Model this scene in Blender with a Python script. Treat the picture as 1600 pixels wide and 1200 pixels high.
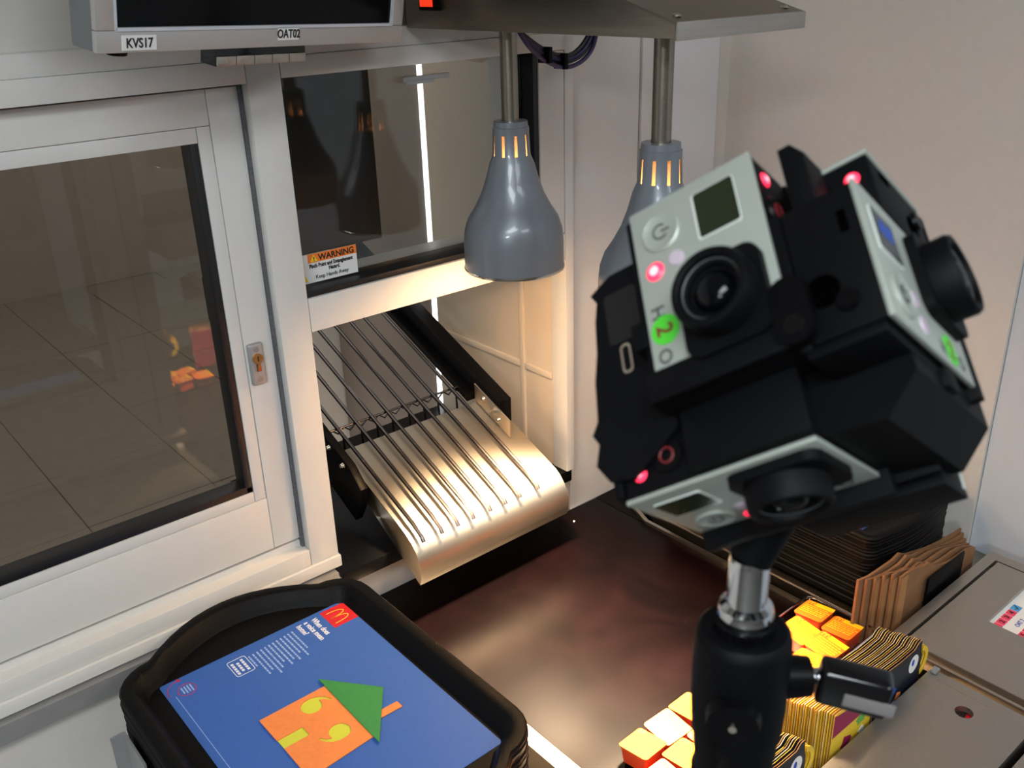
import bpy, bmesh, math, random
from mathutils import Matrix, Vector
random.seed(7)
SC = bpy.context.scene
COL = SC.collection
for o in list(bpy.data.objects): bpy.data.objects.remove(o)

# ------------------------------------------------------------------ camera, world, lights, exposure
cam = bpy.data.cameras.new('camera'); camo = bpy.data.objects.new('camera', cam); COL.objects.link(camo)
camo.matrix_world = Matrix(((0.76215, 0.27988, -0.58377, 0.0),
                            (-0.64677, 0.28949, -0.70562, 0.0),
                            (-0.02908, 0.91535, 0.40160, 1.72), (0, 0, 0, 1)))
cam.sensor_width = 4.441; cam.lens = 4.1; cam.clip_start = 0.02
cam.dof.use_dof = True; cam.dof.focus_distance = 1.22; cam.dof.aperture_fstop = 2.6
SC.camera = camo
w = bpy.data.worlds.new('world'); SC.world = w; w.use_nodes = True
w.node_tree.nodes['Background'].inputs[0].default_value = (0.62, 0.60, 0.58, 1)
w.node_tree.nodes['Background'].inputs[1].default_value = 1.7
SC.view_settings.view_transform = 'Standard'; SC.view_settings.look = 'None'
SC.view_settings.gamma = 1.0; SC.view_settings.use_curve_mapping = False
SC.view_settings.exposure = 0.0
CEIL_POWER = 29.0
BULB = 80.0
SPOT = 470.0

def area(name, loc, rot, sx, sy, power, col):
    l = bpy.data.lights.new(name, 'AREA'); l.shape = 'RECTANGLE'; l.size = sx; l.size_y = sy
    l.energy = power; l.color = col
    o = bpy.data.objects.new(name, l); COL.objects.link(o); o.location = loc; o.rotation_euler = rot
    return o
COOL = (0.88, 0.95, 1.0)
area('ceiling_light', (-0.70, -0.55, 2.57), (0, 0, 0), 1.1, 0.55, CEIL_POWER * 1.25, COOL)
area('ceiling_light', (0.45, -1.35, 2.57), (0, 0, 0), 1.1, 0.55, CEIL_POWER * 0.70, COOL)
area('ceiling_light', (-2.60, -1.50, 2.57), (0, 0, 0), 0.9, 0.55, CEIL_POWER * 3.2, COOL)

# ------------------------------------------------------------------ materials
def lin(c): return tuple(((x / 255.0 + 0.055) / 1.055) ** 2.4 if x > 10 else x / 255.0 / 12.92 for x in c)
def mat(name, col, rough=0.5, metal=0.0, noise=0.0, nscale=20.0, stretch=(1, 1, 1), bump=0.0, rvar=0.0, emit=None, estr=0.0,
        coat=0.0, col2=None, trans=0.0, spec=0.5):
    m = bpy.data.materials.new(name); m.use_nodes = True
    nt = m.node_tree; b = nt.nodes['Principled BSDF']
    c = lin(col) if max(col) > 1.0 else tuple(col)
    b.inputs['Base Color'].default_value = (*c, 1); b.inputs['Roughness'].default_value = rough
    b.inputs['Metallic'].default_value = metal; b.inputs['Coat Weight'].default_value = coat
    b.inputs['Specular IOR Level'].default_value = spec
    if trans: b.inputs['Transmission Weight'].default_value = trans
    if emit is not None:
        b.inputs['Emission Color'].default_value = (*emit, 1); b.inputs['Emission Strength'].default_value = estr
    if noise or bump or rvar or col2:
        tc = nt.nodes.new('ShaderNodeTexCoord'); mp = nt.nodes.new('ShaderNodeMapping'); mp.inputs['Scale'].default_value = stretch
        nz = nt.nodes.new('ShaderNodeTexNoise'); nz.inputs['Scale'].default_value = nscale; nz.inputs['Detail'].default_value = 5
        nt.links.new(tc.outputs['Object'], mp.inputs[0]); nt.links.new(mp.outputs[0], nz.inputs[0])
        if noise or col2:
            r = nt.nodes.new('ShaderNodeValToRGB')
            a1 = tuple(x * (1 - noise) for x in c) if not col2 else c
            a2 = tuple(min(1, x * (1 + noise)) for x in c) if not col2 else (lin(col2) if max(col2) > 1 else col2)
            r.color_ramp.elements[0].color = (*a1, 1); r.color_ramp.elements[1].color = (*a2, 1)
            r.color_ramp.elements[0].position = 0.3; r.color_ramp.elements[1].position = 0.7
            nt.links.new(nz.outputs[0], r.inputs[0]); nt.links.new(r.outputs[0], b.inputs['Base Color'])
        if rvar:
            mr = nt.nodes.new('ShaderNodeMapRange'); mr.inputs['To Min'].default_value = max(0.02, rough - rvar); mr.inputs['To Max'].default_value = rough + rvar
            nt.links.new(nz.outputs[0], mr.inputs[0]); nt.links.new(mr.outputs[0], b.inputs['Roughness'])
        if bump:
            bp = nt.nodes.new('ShaderNodeBump'); bp.inputs['Strength'].default_value = bump; bp.inputs['Distance'].default_value = 0.002
            nt.links.new(nz.outputs[0], bp.inputs['Height']); nt.links.new(bp.outputs[0], b.inputs['Normal'])
    return m

M = {}
M['wall'] = mat('beige_wall', (200, 194, 187), 0.55, noise=0.02, nscale=60, bump=0.04)
M['panel'] = mat('white_panel', (206, 202, 197), 0.35, noise=0.015, nscale=40)
M['alu'] = mat('white_powder_coat', (206, 204, 199), 0.32, noise=0.012, nscale=90, bump=0.02)
M['post'] = mat('pale_post_paint', (212, 210, 212), 0.35)
M['cool'] = mat('grey_door_paint', (190, 194, 200), 0.5, noise=0.015)
M['gasket'] = mat('black_rubber', (14, 14, 16), 0.45)
M['seal'] = mat('grey_brush_seal', (90, 90, 92), 0.8, noise=0.3, nscale=400)
M['groove'] = mat('joint_shadow_gap', (120, 116, 110), 0.7)
M['steel'] = mat('brushed_steel', (186, 178, 168), 0.34, 1.0, rvar=0.1, nscale=14, stretch=(1, 30, 30), noise=0.06)
M['steel_cab'] = mat('fine_brushed_steel', (176, 170, 162), 0.42, 1.0, rvar=0.08, nscale=160, stretch=(1, 6, 6), noise=0.05)
M['steel_dark'] = mat('dark_brushed_steel', (150, 140, 128), 0.36, 1.0, rvar=0.08, nscale=40, stretch=(20, 1, 20), noise=0.08)
M['sill_steel'] = mat('grey_metal_trim', (166, 166, 166), 0.5, 0.6, noise=0.05, nscale=50)
M['chute'] = mat('rubbed_steel_chute', (200, 190, 174), 0.48, 1.0, rvar=0.04, nscale=6, stretch=(1, 1, 1), noise=0.08)
M['rod'] = mat('bright_wire', (104, 98, 96), 0.25, 1.0)
M['chrome'] = mat('chrome', (225, 226, 228), 0.08, 1.0)
M['bolt'] = mat('bolt_metal', (215, 205, 190), 0.2, 1.0)
M['blk'] = mat('black_powder_coat', (0.0022, 0.0022, 0.0026), 0.35, noise=0.2, nscale=200, spec=0.11)
M['blk_matte'] = mat('black_nylon', (0.0018, 0.0019, 0.0025), 0.55, noise=0.15, nscale=300, bump=0.05, spec=0.11)
M['blk_gloss'] = mat('black_gloss_plastic', (10, 10, 12), 0.12)
M['screen'] = mat('dark_screen', (0.0012, 0.0012, 0.0014), 0.15, spec=0.15)
M['bezel'] = mat('silver_plastic', (172, 168, 164), 0.38, 0.25)
M['monitor_side'] = mat('grey_monitor_back', (104, 107, 108), 0.45)
M['bezel_edge'] = mat('bezel_inner_edge', (205, 208, 214), 0.3, 0.3)
M['shade'] = mat('blue_grey_enamel', (112, 117, 124), 0.34, 0.15, coat=0.3, noise=0.06, nscale=12)
M['shade_in'] = mat('white_enamel', (186, 164, 134), 0.45)
M['bulb'] = mat('heat_bulb_glow', (255, 220, 170), 0.4, emit=(1.0, 0.66, 0.34), estr=BULB)
M['tray'] = mat('black_tray_plastic', (0.003, 0.003, 0.0034), 0.45, noise=0.25, nscale=500, bump=0.25, rvar=0.05, spec=0.10)
M['blue'] = mat('blue_printed_paper', (54, 96, 172), 0.55, spec=0.25, noise=0.05, nscale=300)
M['orange'] = mat('orange_card', (226, 132, 68), 0.65, noise=0.05, nscale=200, bump=0.1)
M['green'] = mat('green_card', (46, 132, 66), 0.65, noise=0.05, nscale=200, bump=0.1)
M['lime'] = mat('lime_card', (196, 204, 62), 0.65)
M['red_print'] = mat('red_print', (196, 26, 40), 0.5)
M['gold_print'] = mat('yellow_print', (238, 196, 50), 0.5)
M['white_print'] = mat('white_print', (222, 226, 236), 0.6)
M['pale_print'] = mat('pale_blue_print', (150, 176, 220), 0.6)
M['label'] = mat('white_label', (226, 224, 220), 0.5)
M['ink'] = mat('black_ink', (16, 16, 16), 0.5)
M['warn_o'] = mat('warning_orange', (232, 124, 44), 0.5)
M['warn_y'] = mat('warning_yellow', (240, 206, 40), 0.5)
M['cam_face'] = mat('silver_face_plate', (164, 170, 161), 0.45, 0.35, noise=0.02, nscale=400)
M['cam_edge'] = mat('pale_plate_edge', (224, 228, 222), 0.3, 0.2)
M['lcd'] = mat('dark_olive_display', (30, 38, 22), 0.2)
M['lens'] = mat('lens_glass', (4, 5, 8), 0.06, spec=0.25)
M['lever_grey'] = mat('lever_grey_inlay', (112, 108, 106), 0.5)
M['hole_black'] = mat('black_recess', (0.0006, 0.0006, 0.0007), 0.9, spec=0.0)
M['led'] = mat('red_led', (255, 60, 90), 0.3, emit=(1.0, 0.02, 0.07), estr=1.5)
M['led_core'] = mat('red_led_core', (255, 180, 180), 0.3, emit=(1.0, 0.22, 0.27), estr=2.2)
M['led_off'] = mat('pale_lilac_led', (184, 168, 180), 0.35)
M['sticker_g'] = mat('green_sticker', (74, 196, 50), 0.5)
M['ink_red'] = mat('dark_red_ink', (110, 40, 30), 0.6)
M['ink_grey'] = mat('grey_ink', (70, 74, 74), 0.5)
M['ink_blue'] = mat('blue_ink', (30, 74, 170), 0.5)
M['rec_red'] = mat('dull_red_ring', (120, 30, 34), 0.5)
M['tub'] = mat('red_tub_plastic', (206, 66, 30), 0.4)
M['foil_o'] = mat('orange_foil_lid', (244, 112, 30), 0.38, noise=0.04, nscale=200)
M['foil_y'] = mat('yellow_foil_print', (252, 200, 30), 0.38)
M['kraft'] = mat('kraft_paper', (132, 92, 58), 0.8, noise=0.1, nscale=40, bump=0.2)
M['kraft_in'] = mat('kraft_fold', (160, 112, 66), 0.8, noise=0.1, nscale=40)
M['card_edge'] = mat('card_edge', (190, 138, 74), 0.7)
M['card_pale'] = mat('pale_card_edge', (226, 206, 168), 0.7)
M['card_navy'] = mat('navy_print', (22, 28, 40), 0.4, noise=0.25, nscale=60)
M['card_yellow'] = mat('yellow_carton', (222, 186, 52), 0.45, noise=0.05)
M['card_purple'] = mat('magenta_print', (140, 28, 70), 0.45)
M['card_green'] = mat('green_print', (96, 160, 70), 0.5)
M['card_blue'] = mat('bright_blue_print', (50, 140, 210), 0.5)
M['cable'] = mat('purple_cable', (54, 44, 92), 0.4)
M['cable_k'] = mat('dark_cable', (22, 20, 30), 0.4)
M['key_pink'] = mat('pink_key', (222, 56, 92), 0.4)
M['key_blue'] = mat('blue_key', (70, 150, 204), 0.4)
M['red_in'] = mat('red_plastic', (170, 24, 40), 0.4)
M['rocker'] = mat('lit_red_rocker', (240, 40, 20), 0.3, emit=(1.0, 0.05, 0.015), estr=0.8)
M['brass'] = mat('brass', (200, 150, 90), 0.25, 1.0)
M['strip'] = mat('daylight_slit_glow', (255, 255, 255), 0.5, emit=(0.95, 0.97, 1.0), estr=2.6)  # glow that stands for daylight between the side panels
M['out_grey'] = mat('outside_grey_board', (124, 112, 100), 0.7, noise=0.05, nscale=8)
M['pale_board'] = mat('pale_outside_board', (222, 218, 210), 0.6, noise=0.02, nscale=8)
M['out_dark'] = mat('outside_black_board', (16, 15, 16), 0.5)
M['cream'] = mat('cream_side_panel', (196, 182, 162), 0.4, noise=0.02)
M['paving'] = mat('grey_paving', (110, 100, 88), 0.8, noise=0.08, nscale=20)
M['floor'] = mat('floor_vinyl', (84, 82, 78), 0.4, noise=0.08, nscale=6)
M['ceil'] = mat('ceiling_white', (210, 206, 200), 0.7, noise=0.02)
M['room'] = mat('room_wall', (98, 96, 92), 0.6, noise=0.03)
M['crumb'] = mat('crumb', (235, 230, 220), 0.8, noise=0.05)

def aniso(m, amount, rot):
    nt = M[m].node_tree; b = nt.nodes['Principled BSDF']; tg = nt.nodes.new('ShaderNodeTangent'); tg.direction_type = 'RADIAL'; tg.axis = 'X'
    nt.links.new(tg.outputs[0], b.inputs['Tangent']); b.inputs['Anisotropic'].default_value = amount; b.inputs['Anisotropic Rotation'].default_value = rot
aniso('chute', 0.82, 0.25)

def counter_mat():
    m = bpy.data.materials.new('dark_maroon_worktop'); m.use_nodes = True; nt = m.node_tree; b = nt.nodes['Principled BSDF']
    tc = nt.nodes.new('ShaderNodeTexCoord')
    n1 = nt.nodes.new('ShaderNodeTexNoise'); n1.inputs['Scale'].default_value = 7; n1.inputs['Detail'].default_value = 6; n1.inputs['Distortion'].default_value = 0.8
    n2 = nt.nodes.new('ShaderNodeTexNoise'); n2.inputs['Scale'].default_value = 420; n2.inputs['Detail'].default_value = 2
    nt.links.new(tc.outputs['Object'], n1.inputs[0]); nt.links.new(tc.outputs['Object'], n2.inputs[0])
    r = nt.nodes.new('ShaderNodeValToRGB')
    r.color_ramp.elements[0].color = (0.0008, 0.00025, 0.0003, 1); r.color_ramp.elements[1].color = (0.0024, 0.0006, 0.0008, 1)
    r.color_ramp.elements[0].position = 0.35; r.color_ramp.elements[1].position = 0.68
    nt.links.new(n1.outputs[0], r.inputs[0])
    sp = nt.nodes.new('ShaderNodeValToRGB'); sp.color_ramp.elements[0].position = 0.70; sp.color_ramp.elements[1].position = 0.76
    nt.links.new(n2.outputs[0], sp.inputs[0])
    mx = nt.nodes.new('ShaderNodeMix'); mx.data_type = 'RGBA'
    nt.links.new(sp.outputs[0], mx.inputs[0]); nt.links.new(r.outputs[0], mx.inputs[6]); mx.inputs[7].default_value = (0.012, 0.009, 0.007, 1)
    nt.links.new(mx.outputs[2], b.inputs['Base Color'])
    mr = nt.nodes.new('ShaderNodeMapRange'); mr.inputs['To Min'].default_value = 0.26; mr.inputs['To Max'].default_value = 0.38
    nt.links.new(n1.outputs[0], mr.inputs[0]); nt.links.new(mr.outputs[0], b.inputs['Roughness'])
    b.inputs['Specular IOR Level'].default_value = 0.5; b.inputs['IOR'].default_value = 1.21
    return m
M['counter'] = counter_mat()

def glass_mat(name, tint=(1, 1, 1)):
    m = bpy.data.materials.new(name); m.use_nodes = True; nt = m.node_tree; nt.nodes.clear()
    out = nt.nodes.new('ShaderNodeOutputMaterial'); mix = nt.nodes.new('ShaderNodeMixShader')
    t = nt.nodes.new('ShaderNodeBsdfTransparent'); t.inputs[0].default_value = (*tint, 1)
    g = nt.nodes.new('ShaderNodeBsdfGlossy'); g.inputs['Roughness'].default_value = 0.0
    f = nt.nodes.new('ShaderNodeFresnel'); f.inputs[0].default_value = 1.52
    nt.links.new(f.outputs[0], mix.inputs[0]); nt.links.new(t.outputs[0], mix.inputs[1]); nt.links.new(g.outputs[0], mix.inputs[2])
    nt.links.new(mix.outputs[0], out.inputs[0])
    return m
M['glass'] = glass_mat('window_glass', (0.80, 0.80, 0.78))

# ------------------------------------------------------------------ mesh helpers
def bx(bm, x0, x1, y0, y1, z0, z1, bev=0.0, seg=2, mtx=None):
    vs = [bm.verts.new((x, y, z)) for x in (x0, x1) for y in (y0, y1) for z in (z0, z1)]
    idx = [(0, 1, 3, 2), (4, 6, 7, 5), (0, 4, 5, 1), (2, 3, 7, 6), (0, 2, 6, 4), (1, 5, 7, 3)]
    fs = [bm.faces.new([vs[i] for i in f]) for f in idx]
    if bev:
        es = list({e for f in fs for e in f.edges})
        r = bmesh.ops.bevel(bm, geom=es, offset=bev, segments=seg, affect='EDGES', profile=0.6)
        vs = list({v for f in r['faces'] for v in f.verts} | {v for v in vs if v.is_valid})
    if mtx is not None: bmesh.ops.transform(bm, matrix=mtx, verts=[v for v in vs if v.is_valid])
    return bm
def box(x0, x1, y0, y1, z0, z1, bev=0.0, seg=2): return bx(bmesh.new(), x0, x1, y0, y1, z0, z1, bev, seg)
def frame_of(axis):
    z = Vector(axis).normalized(); t = Vector((0, 0, 1)) if abs(z.z) < 0.9 else Vector((1, 0, 0))
    x = t.cross(z).normalized(); y = z.cross(x); return x, y, z
def cyl(bm, p0, p1, r0, r1=None, seg=20, cap=True):
    r1 = r0 if r1 is None else r1; p0 = Vector(p0); p1 = Vector(p1); x, y, z = frame_of(p1 - p0)
    A = [bm.verts.new(p0 + (x * math.cos(t) + y * math.sin(t)) * r0) for t in [2 * math.pi * i / seg for i in range(seg)]]
    B = [bm.verts.new(p1 + (x * math.cos(t) + y * math.sin(t)) * r1) for t in [2 * math.pi * i / seg for i in range(seg)]]
    for i in range(seg): bm.faces.new((A[i], A[(i + 1) % seg], B[(i + 1) % seg], B[i]))
    if cap: bm.faces.new(A[::-1]); bm.faces.new(B)
    return bm
def lathe(bm, prof, seg=40, c=(0, 0, 0), skip=None, closed=False):
    rings = []
    for r, z in prof:
        if r < 1e-6: rings.append([bm.verts.new((c[0], c[1], c[2] + z))])
        else: rings.append([bm.verts.new((c[0] + r * math.cos(2 * math.pi * i / seg), c[1] + r * math.sin(2 * math.pi * i / seg), c[2] + z)) for i in range(seg)])
    for k in range(len(rings) - 1):
        a, b = rings[k], rings[k + 1]
        for i in range(seg):
            if skip and skip(k, i): continue
            j = (i + 1) % seg
            if len(a) == 1: bm.faces.new((a[0], b[j], b[i]))
            elif len(b) == 1: bm.faces.new((a[i], a[j], b[0]))
            else: bm.faces.new((a[i], a[j], b[j], b[i]))
    return bm
def prism(pts, d0, d1, plane='XY', bev=0.0):
    """polygon in a plane, extruded between d0 and d1 on the third axis"""
    def mk(p, d):
        return {'XY': (p[0], p[1], d), 'YZ': (d, p[0], p[1]), 'XZ': (p[0], d, p[1])}[plane]
    bm = bmesh.new(); a = [bm.verts.new(mk(p, d0)) for p in pts]; b = [bm.verts.new(mk(p, d1)) for p in pts]; n = len(pts)
    fa = bm.faces.new(a[::-1]); fb = bm.faces.new(b)
    for i in range(n): bm.faces.new((a[i], a[(i + 1) % n], b[(i + 1) % n], b[i]))
    if bev: bmesh.ops.bevel(bm, geom=list(fa.edges) + list(fb.edges), offset=bev, segments=2, affect='EDGES', profile=0.6)
    bmesh.ops.recalc_face_normals(bm, faces=bm.faces)
    return bm
def tube(bm, pts, r, seg=8, closed=False):
    pts = [Vector(p) for p in pts]; n = len(pts); rings = []; up = None
    for i, p in enumerate(pts):
        if closed: d = pts[(i + 1) % n] - pts[i - 1]
        else: d = pts[min(i + 1, n - 1)] - pts[max(i - 1, 0)]
        d.normalize()
        if up is None: x, y, _ = frame_of(d); up = x
        x = (up - d * up.dot(d)).normalized(); y = d.cross(x); up = x
        rings.append([bm.verts.new(p + (x * math.cos(2 * math.pi * k / seg) + y * math.sin(2 * math.pi * k / seg)) * r) for k in range(seg)])
    for i in range(n if closed else n - 1):
        a, b = rings[i], rings[(i + 1) % n]
        for k in range(seg): bm.faces.new((a[k], a[(k + 1) % seg], b[(k + 1) % seg], b[k]))
    if not closed: bm.faces.new(rings[0][::-1]); bm.faces.new(rings[-1])
    return bm
def smooth_path(pts, n=8):
    pts = [Vector(p) for p in pts]; out = []
    for i in range(len(pts) - 1):
        p0 = pts[max(i - 1, 0)]; p1 = pts[i]; p2 = pts[i + 1]; p3 = pts[min(i + 2, len(pts) - 1)]
        for k in range(n):
            t = k / n
            out.append(0.5 * ((2 * p1) + (p2 - p0) * t + (2 * p0 - 5 * p1 + 4 * p2 - p3) * t * t + (3 * p1 - p0 - 3 * p2 + p3) * t ** 3))
    out.append(pts[-1]); return out
def rrect(x0, x1, y0, y1, r, n=5):
    P = []
    for cx, cy, a0 in ((x1 - r, y1 - r, 0), (x0 + r, y1 - r, 90), (x0 + r, y0 + r, 180), (x1 - r, y0 + r, 270)):
        for k in range(n + 1):
            a = math.radians(a0 + 90 * k / n); P.append((cx + r * math.cos(a), cy + r * math.sin(a)))
    return P
def disc_pts(cx, cy, r, n=24, ry=None): return [(cx + r * math.cos(2 * math.pi * i / n), cy + (ry or r) * math.sin(2 * math.pi * i / n)) for i in range(n)]

MAT = {}
ORD = 'first second third fourth fifth sixth seventh eighth ninth tenth eleventh twelfth thirteenth fourteenth fifteenth sixteenth seventeenth eighteenth nineteenth twentieth twenty-first twenty-second twenty-third twenty-fourth twenty-fifth'.split()
def shade(me, ang=35):
    for p in me.polygons: p.use_smooth = True
    try: me.set_sharp_from_angle(angle=math.radians(ang))
    except Exception: pass
def link(name, bm, m, parent=None, world=False, smooth=True):
    if world and parent is not None: bm.transform(MAT[parent].inverted())
    me = bpy.data.meshes.new(name); bm.normal_update(); bm.to_mesh(me); bm.free()
    me.materials.append(M[m] if isinstance(m, str) else m)
    if smooth: shade(me)
    o = bpy.data.objects.new(name, me); COL.objects.link(o)
    if parent is not None: o.parent = parent; MAT[o] = MAT[parent]
    else: MAT[o] = Matrix.Identity(4)
    return o
def tag(o, label, cat, group=None):
    o['label'] = label; o['category'] = cat
    if group: o['group'] = group
    return o
def thing(name, label, cat, mtx=(0, 0, 0), group=None):
    o = bpy.data.objects.new(name, None); COL.objects.link(o); o.empty_display_size = 0.02
    m = mtx if isinstance(mtx, Matrix) else Matrix.Translation(mtx)
    o.matrix_world = m; MAT[o] = m.copy()
    return tag(o, label, cat, group)
def struct(name, bm=None, m=None, parent=None, loc=(0, 0, 0)):
    if bm is None:
        o = bpy.data.objects.new(name, None); COL.objects.link(o); o.location = loc; MAT[o] = Matrix.Translation(loc); o.empty_display_size = 0.02
    else: o = link(name, bm, m)
    o['kind'] = 'structure'; return o
def dup(root, mtx, label=None, group=None):
    r = root.copy(); COL.objects.link(r); r.matrix_world = mtx; MAT[r] = mtx.copy()
    if label: r['label'] = label
    if group: r['group'] = group
    for ch in list(root.children):
        c = ch.copy(); COL.objects.link(c); c.parent = r
        for g in list(ch.children):
            d = g.copy(); COL.objects.link(d); d.parent = c
    return r
def cs(o, x, y, z):
    x = Vector(x).normalized(); y = Vector(y).normalized(); z = Vector(z).normalized(); o = Vector(o)
    return Matrix(((x.x, y.x, z.x, o.x), (x.y, y.y, z.y, o.y), (x.z, y.z, z.z, o.z), (0, 0, 0, 1)))
def text_bm(bm, s, size, mtx, align='LEFT', bold=0.0, depth=0.0002, sx=1.0):
    cu = bpy.data.curves.new('lettering', 'FONT'); cu.body = s; cu.size = size; cu.align_x = align; cu.extrude = depth; cu.offset = bold; cu.resolution_u = 3
    o = bpy.data.objects.new('lettering', cu); COL.objects.link(o)
    dg = bpy.context.evaluated_depsgraph_get(); me = bpy.data.meshes.new_from_object(o.evaluated_get(dg))
    me.transform(Matrix.Diagonal((sx, 1, 1, 1))); me.transform(mtx); bm.from_mesh(me)
    bpy.data.objects.remove(o); bpy.data.curves.remove(cu); bpy.data.meshes.remove(me)
    return bm
def flat(pts, z0, z1, mtx=None):
    bm = prism(pts, z0, z1)
    if mtx is not None: bm.transform(mtx)
    return bm
def merge(a, b):
    me = bpy.data.meshes.new('tmp'); b.to_mesh(me); b.free(); a.from_mesh(me); bpy.data.meshes.remove(me); return a

# ------------------------------------------------------------------ setting: room
struct('floor', box(-3.6, 1.6, -3.0, 1.0, -0.05, 0.0), 'floor')
struct('ceiling', box(-3.6, 1.6, -3.0, 1.1, 2.6, 2.65), 'ceil')
struct('wall_left', box(-3.65, -3.6, -3.0, 1.1, 0, 2.6), 'room')
struct('wall_back', box(-3.6, 1.6, -3.05, -3.0, 0, 2.6), 'room')
bm = box(1.285, 1.33, 0.492, 1.1, 0, 2.6)
struct('wall_right', bm, 'wall')
struct('door_1', box(1.292, 1.34, -3.0, 0.491, 0, 2.6), 'cool')
bm = box(-3.6, 1.33, 0.985, 1.10, 1.662, 2.6)                 # over the windows
bx(bm, -3.6, 0.49, 0.962, 1.10, 0, 0.984)                     # under the sliding window
bx(bm, 0.49, 0.912, 0.997, 1.10, 0, 0.954)                     # under the hatch
bx(bm, 0.912, 1.285, 0.985, 1.10, 0, 1.662)                    # right of the hatch
bx(bm, -3.6, -0.42, 0.985, 1.10, 0.984, 1.662)
struct('wall_front', bm, 'wall')
struct('trim_1', box(-0.42, 0.478, 0.9440, 0.962, 0.982, 1.0065), 'sill_steel')
struct('trim_2', box(0.926, 1.068, 0.979, 0.985, 0.90, 1.70, 0.001), 'panel')
struct('trim_3', box(1.074, 1.100, 0.979, 0.985, 0.90, 1.70, 0.002), 'panel')
struct('trim_4', box(1.104, 1.240, 0.970, 0.985, 0.90, 1.70, 0.004), 'post')
struct('trim_5', box(0.490, 0.9085, 0.957, 1.30, 0.972, 0.9915, 0.001), 'blk')     # black sill of the hatch
struct('trim_6', box(0.898, 0.925, 0.972, 0.986, 0.985, 1.70, 0.001), 'panel')

# ------------------------------------------------------------------ windows
YF, YS, YG = 0.955, 0.972, 0.985
w1 = struct('window_1', loc=(0.0, YF, 1.01))
def W1(name, bm, m, parent=None): return link(name, bm, m, parent or w1, world=True)
L0 = -0.42
bm = box(L0, 0.447, YF, 1.23, 1.6195, 1.6430, 0.0006); bx(bm, L0, 0.447, YF + 0.0015, 1.23, 1.6432, 1.664, 0.0006); W1('frame_head', bm, 'alu')
bm = box(L0, 0.447, YF, 1.0, 1.027, 1.050, 0.0015); bx(bm, L0, 0.488, YF - 0.004, 1.0, 1.0100, 1.0265, 0.0015); bx(bm, L0, 0.447, 0.974, 1.0, 1.05, 1.0585); W1('frame_sill', bm, 'alu')
W1('mullion', box(0.4475, 0.4865, YF, 0.973, 1.027, 1.664, 0.0015), 'alu')
W1('brush_seal', box(0.4435, 0.4475, 0.968, 1.0, 1.05, 1.6195), 'seal')
W1('top_gap_seal', box(L0, 0.4435, 0.978, 1.0, 1.6165, 1.6195), 'gasket')
W1('sash_stile', box(0.4085, 0.4435, YS, 1.005, 1.0625, 1.6165, 0.001), 'alu')
W1('sash_top_rail', box(L0, 0.4080, YS, 1.005, 1.5805, 1.6165, 0.001), 'alu')
W1('sash_bottom_rail', box(L0, 0.4080, YS, 1.005, 1.0625, 1.1345, 0.001), 'alu')
W1('glazing_bead', box(0.3935, 0.4080, YS + 0.001, 1.0, 1.1352, 1.5800, 0.001), 'alu')
W1('glazing_bead', box(L0, 0.3930, YS + 0.001, 1.0, 1.5640, 1.5800, 0.001), 'alu')
W1('glazing_bead', box(L0, 0.3930, YS + 0.001, 1.0, 1.1352, 1.1485, 0.001), 'alu')
bm = box(0.384, 0.3935, YS + 0.002, 1.0, 1.1487, 1.5640, 0.002); bx(bm, L0, 0.3935, YS + 0.002, 1.0, 1.1487, 1.1580, 0.002); W1('gasket', bm, 'gasket')
W1('glass_pane', box(L0, 0.4860, 1.220, 1.224, 0.985, 1.655), 'glass', None)
lk = W1('lock_plate', box(0.4105, 0.4290, 0.9665, YS + 0.001, 1.2850, 1.3360, 0.003, 3), 'sill_steel')
bm = cyl(bmesh.new(), (0.4200, 0.9640, 1.3180), (0.4200, 0.9670, 1.3180), 0.0062); bx(bm, 0.4172, 0.4228, 0.9645, 0.967, 1.3020, 1.3150, 0.0012); W1('key_cylinder', bm, 'brass', lk)
W1('keyhole', box(0.4194, 0.4206, 0.9636, 0.9650, 1.3150, 1.3210), 'ink', lk)
for z in (1.3290, 1.2925): W1('screw', cyl(bmesh.new(), (0.4200, 0.9655, z), (0.4200, 0.9670, z), 0.003, 0.0034), 'bolt', lk)

w2 = struct('window_2', loc=(0.68, YF, 1.335))
def W2(name, bm, m, parent=None): return link(name, bm, m, parent or w2, world=True)
bm = box(0.4870, 0.897, YF, 1.06, 1.6215, 1.6430, 0.0006); bx(bm, 0.4870, 0.897, YF + 0.0015, 1.06, 1.6432, 1.664, 0.0006); W2('frame_head', bm, 'alu')
W2('mid_rail', box(0.4870, 0.8960, YF, 1.06, 1.3350, 1.3760, 0.0015), 'alu')
W2('jamb', box(0.8520, 0.8960, YF + 0.001, 1.06, 1.3765, 1.6210, 0.0015), 'alu')
W2('outer_jamb', box(0.8965, 0.9120, YF, 0.9865, 0.992, 1.664, 0.0015), 'alu')
bm = box(0.4870, 0.8520, YF + 0.003, 1.0, 1.3765, 1.3840, 0.0015); bx(bm, 0.8430, 0.8520, YF + 0.003, 1.0, 1.3840, 1.6210, 0.0015); W2('gasket', bm, 'gasket')
W2('glass_pane', box(0.4870, 0.8440, YG - 0.006, YG - 0.002, 1.380, 1.6215), 'glass')
yS = YG - 0.0072
st = W2('warning_sticker', box(0.4885, 0.5700, yS, yS + 0.0008, 1.3865, 1.4210), 'label')
W2('orange_band', box(0.5040, 0.5700, yS - 0.0003, yS, 1.4105, 1.4210), 'warn_o', st)
XF = lambda x, z, y=yS - 0.0004: cs((x, y, z), (1, 0, 0), (0, 0, 1), (0, -1, 0))
bm = text_bm(bmesh.new(), 'WARNING', 0.0100, XF(0.5180, 1.4122), bold=0.0003, sx=1.0)
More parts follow.
